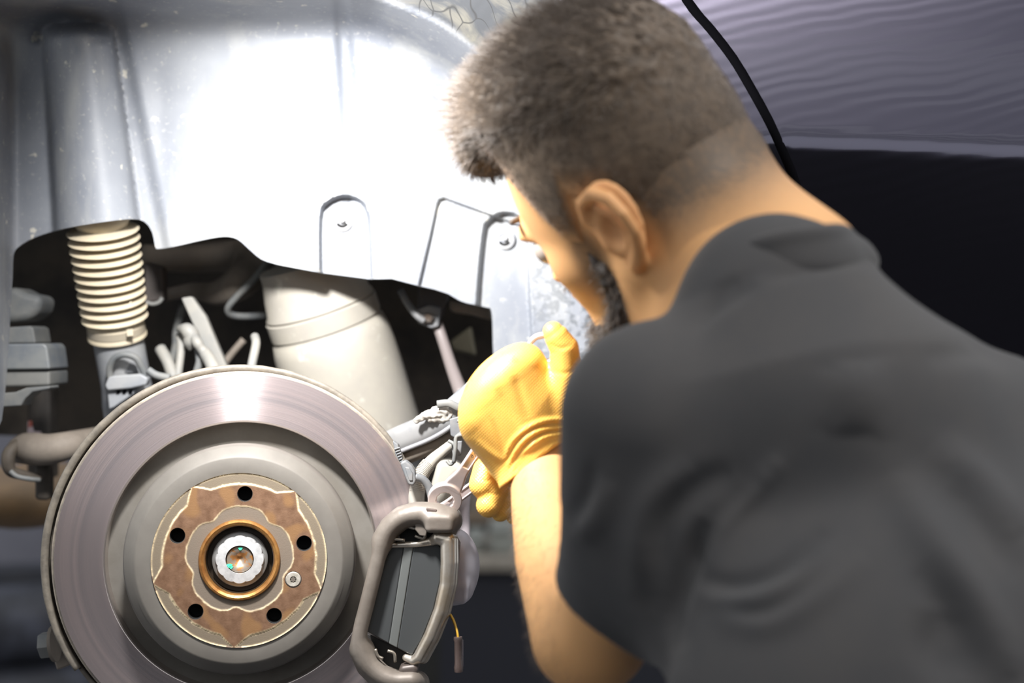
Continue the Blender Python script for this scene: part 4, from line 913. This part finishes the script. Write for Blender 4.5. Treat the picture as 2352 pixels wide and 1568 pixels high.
def strands(name, src, n, lenf, dirf, rad, mat_, parent, keep, label=None, curl=.0):
    me = src.data; nv = len(me.vertices); co = np.empty(nv*3); me.vertices.foreach_get('co', co); no = np.empty(nv*3); me.vertices.foreach_get('normal', no)
    Ww = np.array(W[src].translation); co = co.reshape(-1, 3)+Ww; no = no.reshape(-1, 3)
    ok = np.nonzero(keep(co, no))[0]; idx = rng.choice(ok, n); p0 = co[idx]+rng.normal(0, .0006, (n, 3)); nn = no[idx]
    ln = lenf(p0)*(.6+.7*rng.random(n)); dr = dirf(p0, nn); dr /= np.linalg.norm(dr, axis=1)[:, None]
    K_ = 5; V = []; cur = p0.copy(); d = dr.copy(); side = np.cross(d, nn); side /= np.linalg.norm(side, axis=1)[:, None]+1e-9; up = np.cross(side, d)
    bend = rng.normal(0, curl, (n, 1))
    for k in range(K_):
        r = (rad*(1-.75*k/(K_-1)))
        for a in (0, 2.094, 4.189): V.append(cur+(side*math.cos(a)+up*math.sin(a))*r)
        cur = cur+d*(ln/(K_-1))[:, None]; d = d+side*bend+up*abs(bend)*.4-nn*.06; d /= np.linalg.norm(d, axis=1)[:, None]
    V = np.stack(V, 1).reshape(-1, 3); base = (np.arange(n)*K_*3)[:, None]
    q = []
    for k in range(K_-1):
        for a in range(3): q.append([k*3+a, k*3+(a+1) % 3, k*3+3+(a+1) % 3, k*3+3+a])
    q = (base[:, :, None]+np.array(q)[None]).reshape(-1, 4)
    return mk(name, V, (np.zeros((0, 3), int), q), mat_, parent, label=label)
def hdir(p, n):
    f, u, l = hloc(p); F_, U_, L_ = np.array(hf), np.array(hu), np.array(hl); top = ss(.03, .08, u)[:, None]
    sw = np.array([noise.noise(Vector(q)*22) for q in p])[:, None]*.8; sw2 = np.array([noise.noise(Vector(q)*22+Vector((9, 0, 0))) for q in p])[:, None]*.8
    d = F_*(.9*top-.1*(1-top))+U_*(.25*top-.9*(1-top))+L_*sw*.8+n*(.25+.35*top)+F_*sw2*.4
    return d
m_str = mat('hair_strands', (.10, .072, .05), .42, col2=(.16, .125, .10), scale=60, spec=.7)
strands('hair_strand_layer', hair, 15000, lambda p: .0025+.013*ss(.045, .10, hloc(p)[1])+.004*ss(.06, .10, hloc(p)[0]), hdir, .00028, m_str, hair, lambda p, n: (hair_g(*hloc(p)) > .012) | (hloc(p)[0] > .072), curl=.16)
# beard
bs = SDF()
for sgn in (1, -1):
    bs.chain([HP(.024, -.034, .062*sgn), HP(.020, -.060, .062*sgn), HP(.026, -.088, .056*sgn), HP(.048, -.108, .042*sgn), HP(.078, -.122, .018*sgn)], [.006, .009, .016, .021, .022], k=.004)
bs.chain([HP(.076, -.120, .015), HP(.076, -.120, -.015)], .022, k=.006)
bs.ell(mid(.088, -.056, 0), (.008, .004, .022), HR, k=.003); bs.ell(mid(.062, -.098, 0), (.030, .024, .042), HR, k=.012)
beard = bs.build('beard', .0016, mat('dark_beard_hair', (.032, .024, .019), .6, bump=.5, scale=200, bdist=.001), per, disp=lambda p, n: np.array([.003*noise.noise(Vector(q)*140) for q in p])-.0015, label='short dark beard along the jaw')
strands('beard_strand_layer', beard, 5000, lambda p: np.full(len(p), .008), lambda p, n: n*1.0-np.array(hu)*.7+np.array(hf)*.2+rng.normal(0, .25, p.shape), .00025, m_str, beard, lambda p, n: hloc(p)[1] < -.040, curl=.2)

# polo shirt
m_shirt = mat('charcoal_polo_cotton', (.052, .052, .054), .85, col2=(.060, .058, .058), scale=8, sheen=.12, bump=.15, bscale=900, bdist=.0005, spec=.2)
t = SDF()
t.chain([P(1505, 955, .90), P(1492, 1130, .915), P(1450, 1280, .935), P(1398, 1400, .955), P(1380, 1450, .965)], [.060, .058, .048, .040, .040], k=.02)
aN = Vector((-.50, .30, -.80)).normalized(); a1 = aN.cross(Vector((0, 1, 0))).normalized(); a2 = aN.cross(a1); Hm = P(1400, 1400, .955)
t.box(Hm+aN*.07, (.07, .1, .1), [list(aN), list(a1), list(a2)], rd=.001, op='s', k=.004)
t.cap(Hm-aN*.02, Hm+aN*.05, .037, .037, op='s', k=.003)
t.chain([RS, Vector((.43, 1.02, 1.23)), Vector((.425, 1.035, 1.185))], [.062, .062, .062], k=.03)
torso(t, .0, .035)
t.cap(N0+Vector((0, 0, -.0)), N0+Vector((.01, -.02, -.06)), .058, .09, k=.03)
folds = [([(1610, 1290), (1640, 1220), (1740, 1120), (1800, 1050)], 16, .004), ([(1590, 1320), (1600, 1270), (1650, 1195), (1760, 1090)], 14, -.004),
  ([(1600, 1330), (1680, 1345), (1790, 1310), (1900, 1210)], 15, -.0035), ([(1610, 1360), (1700, 1385), (1830, 1340), (1920, 1250)], 18, .004),
  ([(1640, 1420), (1760, 1430), (1880, 1370), (1990, 1270)], 22, .003), ([(1640, 1390), (1760, 1408), (1880, 1330)], 12, -.002),
  ([(1560, 1500), (1540, 1420), (1560, 1340), (1590, 1260), (1620, 1190)], 20, -.008), ([(1500, 1420), (1510, 1300), (1530, 1200), (1600, 1120), (1680, 1080)], 20, -.0045),
  ([(1470, 1380), (1470, 1250), (1500, 1140), (1590, 1060)], 24, .0035), ([(1320, 1240), (1370, 1190), (1400, 1100)], 20, .0035), ([(1310, 1200), (1345, 1140), (1365, 1060)], 14, -.003),
  ([(1700, 640), (1640, 680), (1610, 730)], 10, -.002), ([(1760, 640), (1900, 610), (2010, 590)], 9, -.002),
  ([(1740, 645), (1650, 700), (1590, 760)], 14, -.003), ([(2330, 1560), (2250, 1400), (2150, 1250), (2050, 1080)], 34, .007), ([(2250, 1568), (2190, 1420), (2110, 1300)], 26, -.004),
  ([(2352, 1230), (2240, 1100), (2140, 1020)], 30, .005), ([(2352, 1330), (2260, 1200), (2180, 1120)], 24, -.004), ([(2120, 820), (2250, 800), (2340, 815)], 20, -.003),
  ([(1960, 830), (1970, 900), (1960, 1000)], 45, .006), ([(2200, 1568), (2150, 1480), (2160, 1400)], 30, -.005), ([(1380, 870), (1480, 900), (1560, 960)], 26, .0)]
fd = fold_disp([(a, b_*1.5, c*1.35) for a, b_, c in folds])
shirt = t.build('polo_shirt', .0030, m_shirt, per, disp=fd, label='charcoal short-sleeved polo shirt with soft folds')
hemc = [Hm+aN*-.001+(a1*math.cos(a)+a2*math.sin(a))*.0 for a in (0, 1)]
cs = SDF()
colp = [(1548, 770, .985), (1580, 735, .965), (1605, 680, .945), (1650, 622, .92), (1712, 572, .895), (1780, 548, .88), (1850, 536, .877), (1900, 530, .885), (1930, 530, .905), (1940, 544, .94), (1900, 600, 1.0), (1700, 720, 1.03), (1590, 775, 1.02)]
cs.chain([Vector(q[:3]) for q in catmull([list(P(*p)) for p in colp], 5)], .0045, k=.004)
lowp = [(u+dx, v+dy, Y+.002) for (u, v, Y), (dx, dy) in zip(colp, [(4, 4), (8, 6), (14, 12), (18, 22), (16, 32), (12, 38), (8, 42), (10, 44), (20, 42), (30, 30), (0, 20), (0, 10), (0, 5)])]
cs.chain([Vector(q[:3]) for q in catmull([list(P(*p)) for p in lowp], 5)], .0065, k=.012)
low2 = [(u+dx, v+dy, Y+.0) for (u, v, Y), (dx, dy) in zip(colp, [(8, 8), (16, 12), (26, 24), (32, 44), (28, 62), (22, 74), (14, 80), (16, 84), (34, 80), (50, 60), (0, 40), (0, 20), (0, 10)])]
cs.chain([Vector(q[:3]) for q in catmull([list(P(*p)) for p in low2], 5)], .0075, k=.012)
cs.build('collar', .0018, m_shirt, shirt, label='folded down collar')
# trousers and work shoes, below the picture
m_tr = mat('dark_work_trousers', (.02, .022, .03), .85)
q = SDF()
q.ell((.27, .76, .93), (.165, .125, .15), YW, k=.04)
for sx in (-1, 1):
    hx = .27+sx*.085; q.chain([(hx, .77, .88), (hx+sx*.03, .86, .50), (hx+sx*.04, .72, .11)], [.095, .072, .055], k=.04)
    q.chain([(hx+sx*.04, .72, .11), (hx+sx*.04, .72, .09)], [.056, .058], k=.01)
q.build('trousers', .006, m_tr, per)
for sx in (-1, 1):
    hx = .27+sx*.125; z = SDF(); z.chain([(hx, .69, .05), (hx, .80, .045), (hx, .90, .036)], [.046, .044, .032], k=.02); z.cap((hx, .715, .09), (hx, .71, .13), .045, .045, k=.02)
    z.box((hx, .79, -.03), (.2, .3, .035), rd=.001, op='s', k=.002)
    z.build('work_shoe', .004, mat('black_shoe_leather', (.012, .011, .011), .4) if sx == -1 else bpy.data.materials['black_shoe_leather'], per)

# gloves
def make_glove():
    m, nt, b = nodes('orange_nitrile'); N = nt.nodes; Lk = nt.links
    b.inputs['Base Color'].default_value = (.96, .54, .11, 1); b.inputs['Roughness'].default_value = .38; b.inputs['Specular IOR Level'].default_value = .55
    b.inputs['Subsurface Weight'].default_value = .15; b.inputs['Subsurface Radius'].default_value = (1, .4, .05); b.inputs['Subsurface Scale'].default_value = .004
    tc = N.new('ShaderNodeTexCoord'); hs_ = []
    for rot in (.785, -.785):
        mp = N.new('ShaderNodeMapping'); mp.inputs['Rotation'].default_value = (0, rot, 0); Lk.new(tc.outputs['Object'], mp.inputs[0])
        wv = N.new('ShaderNodeTexWave'); wv.inputs['Scale'].default_value = 165; wv.inputs['Distortion'].default_value = .4; wv.bands_direction = 'X'; Lk.new(mp.outputs[0], wv.inputs['Vector']); hs_.append(wv.outputs['Fac'])
    mm = N.new('ShaderNodeMath'); mm.operation = 'MULTIPLY'; Lk.new(hs_[0], mm.inputs[0]); Lk.new(hs_[1], mm.inputs[1])
    bp = N.new('ShaderNodeBump'); bp.inputs['Strength'].default_value = .4; bp.inputs['Distance'].default_value = .0007; Lk.new(mm.outputs[0], bp.inputs['Height']); Lk.new(bp.outputs[0], b.inputs['Normal'])
    nz = N.new('ShaderNodeTexNoise'); nz.inputs['Scale'].default_value = 45; nz.inputs['Detail'].default_value = 5; Lk.new(tc.outputs['Object'], nz.inputs['Vector'])
    mr = N.new('ShaderNodeMapRange'); mr.inputs[1].default_value = .62; mr.inputs[2].default_value = .72; Lk.new(nz.outputs[0], mr.inputs[0])
    mx = N.new('ShaderNodeMix'); mx.data_type = 'RGBA'; mx.inputs[6].default_value = (.96, .54, .11, 1); mx.inputs[7].default_value = (.85, .40, .06, 1); Lk.new(mr.outputs[0], mx.inputs[0]); Lk.new(mx.outputs[2], b.inputs['Base Color'])
    return m
m_glove = make_glove()
g = SDF()
Wr = P(1236, 1045, 1.142)
KN = [(1203, 836, 1.125, .0150), (1160, 868, 1.118, .0142), (1122, 908, 1.120, .0138), (1103, 955, 1.128, .0135)]
for u, v, Y, r in KN: g.cap(Wr, P(u, v, Y), .0235, r, k=.020)
g.ell(P(1180, 925, 1.138), (.033, .021, .035), k=.02); g.cap(P(1110, 985, 1.14), P(1170, 1050, 1.145), .015, .018, k=.014)
g.cap(P(1240, 930, 1.138), P(1285, 960, 1.138), .022, .016, k=.015)
for i, (u, v, Y, r) in enumerate(KN):
    k0 = P(u, v, Y); k1 = k0+Vector((-.002+.002*i, .027, -.006)); k2 = k1+Vector((.020, .012-.002*i, -.012)); k3 = k2+Vector((.016, -.012, -.004))
    g.chain([k0, k1, k2, k3], [r, .0115, .0105, .0095], k=.004)
g.chain([P(1280, 975, 1.138), P(1299, 905, 1.128), P(1303, 850, 1.120), P(1297, 800, 1.116), P(1280, 774, 1.114), P(1271, 762, 1.113)], [.018, .0145, .0115, .0112, .0098, .0082], k=.008)
g.chain([Wr, P(1236, 1075, 1.137), P(1236, 1120, 1.13)], [.0262, .0285, .0305], k=.008)
cn = Vector((.60, -.12, -.80)).normalized(); c1 = cn.cross(Vector((0, 1, 0))).normalized(); c2 = cn.cross(c1)
g.box(P(1238, 1058, 1.14)+cn*.06, (.06, .09, .09), [list(cn), list(c1), list(c2)], rd=.0005, op='s', k=.002)
gf = fold_disp([([(1160, 1050), (1180, 1010), (1225, 975), (1270, 963), (1312, 966)], 6, .0016), ([(1165, 1075), (1195, 1020), (1240, 988), (1310, 980)], 6, .0018), ([(1172, 1090), (1205, 1038), (1250, 1004), (1305, 994)], 6, .0015),
                ([(1162, 1062), (1188, 1014), (1232, 981), (1310, 973)], 4, -.0012), ([(1168, 1083), (1200, 1029), (1245, 996), (1308, 987)], 4, -.0012), ([(1095, 1010), (1130, 1040), (1160, 1060)], 8, .001),
                ([(1180, 1100), (1190, 1060), (1215, 1030)], 5, -.001), ([(1130, 960), (1150, 1010), (1165, 1050)], 7, -.0008), ([(1262, 790), (1290, 800), (1318, 790)], 5, -.0005), ([(1268, 850), (1295, 858), (1322, 850)], 6, -.0005),
                ([(1180, 860), (1195, 900), (1215, 960)], 12, -.0010), ([(1140, 890), (1165, 930), (1200, 980)], 12, -.0010)])
g.build('glove', .0009, m_glove, per, disp=gf, label='bright orange textured glove closed round the spanners')
g2 = SDF()
g2.ell(P(1222, 1100, 1.205), (.030, .018, .032), k=.01); g2.cap(P(1235, 1100, 1.205), P(1290, 1120, 1.20), .022, .026, k=.012)
for pts in ([(1190, 1050, 1.20, .0125), (1150, 1058, 1.19, .012), (1120, 1082, 1.178, .0125), (1110, 1112, 1.172, .0118)],
            [(1195, 1085, 1.20, .0125), (1160, 1098, 1.186, .012), (1136, 1125, 1.175, .0118), (1122, 1160, 1.170, .0102)],
            [(1200, 1110, 1.20, .012), (1175, 1125, 1.19, .0108), (1158, 1150, 1.182, .0095), (1149, 1176, 1.178, .0078)],
            [(1210, 1125, 1.20, .012), (1195, 1150, 1.195, .0105), (1186, 1170, 1.19, .009), (1182, 1184, 1.188, .0075)],
            [(1215, 1070, 1.215, .014), (1175, 1035, 1.218, .0125), (1140, 1030, 1.215, .011), (1118, 1040, 1.205, .0095)]):
    g2.chain([P(*p[:3]) for p in pts], [p[3] for p in pts], k=.003)
g2.build('glove', .0009, m_glove, per, disp=fold_disp([([(1098, 1098), (1118, 1104), (1132, 1098)], 4, -.0006), ([(1120, 1130), (1140, 1136), (1152, 1128)], 4, -.0006), ([(1150, 1070), (1156, 1090), (1150, 1110)], 5, -.0008)]), label='orange glove in shade behind the forearm, fingertips pointing down')

bodyo = [o for o in per.children if o.name.startswith('body')][0]
strands('arm_hair', bodyo, 2600, lambda p: np.full(len(p), .007), lambda p, n: n*.35+np.array([-.25, -.2, -.8])+rng.normal(0, .25, p.shape), .00007, m_str, bodyo,
        lambda p, n: (PX(p)[0] < 1345) & (PX(p)[1] > 1060) & (PX(p)[1] < 1560) & (p[:, 1] > .95) & (p[:, 1] < 1.18), curl=.1)
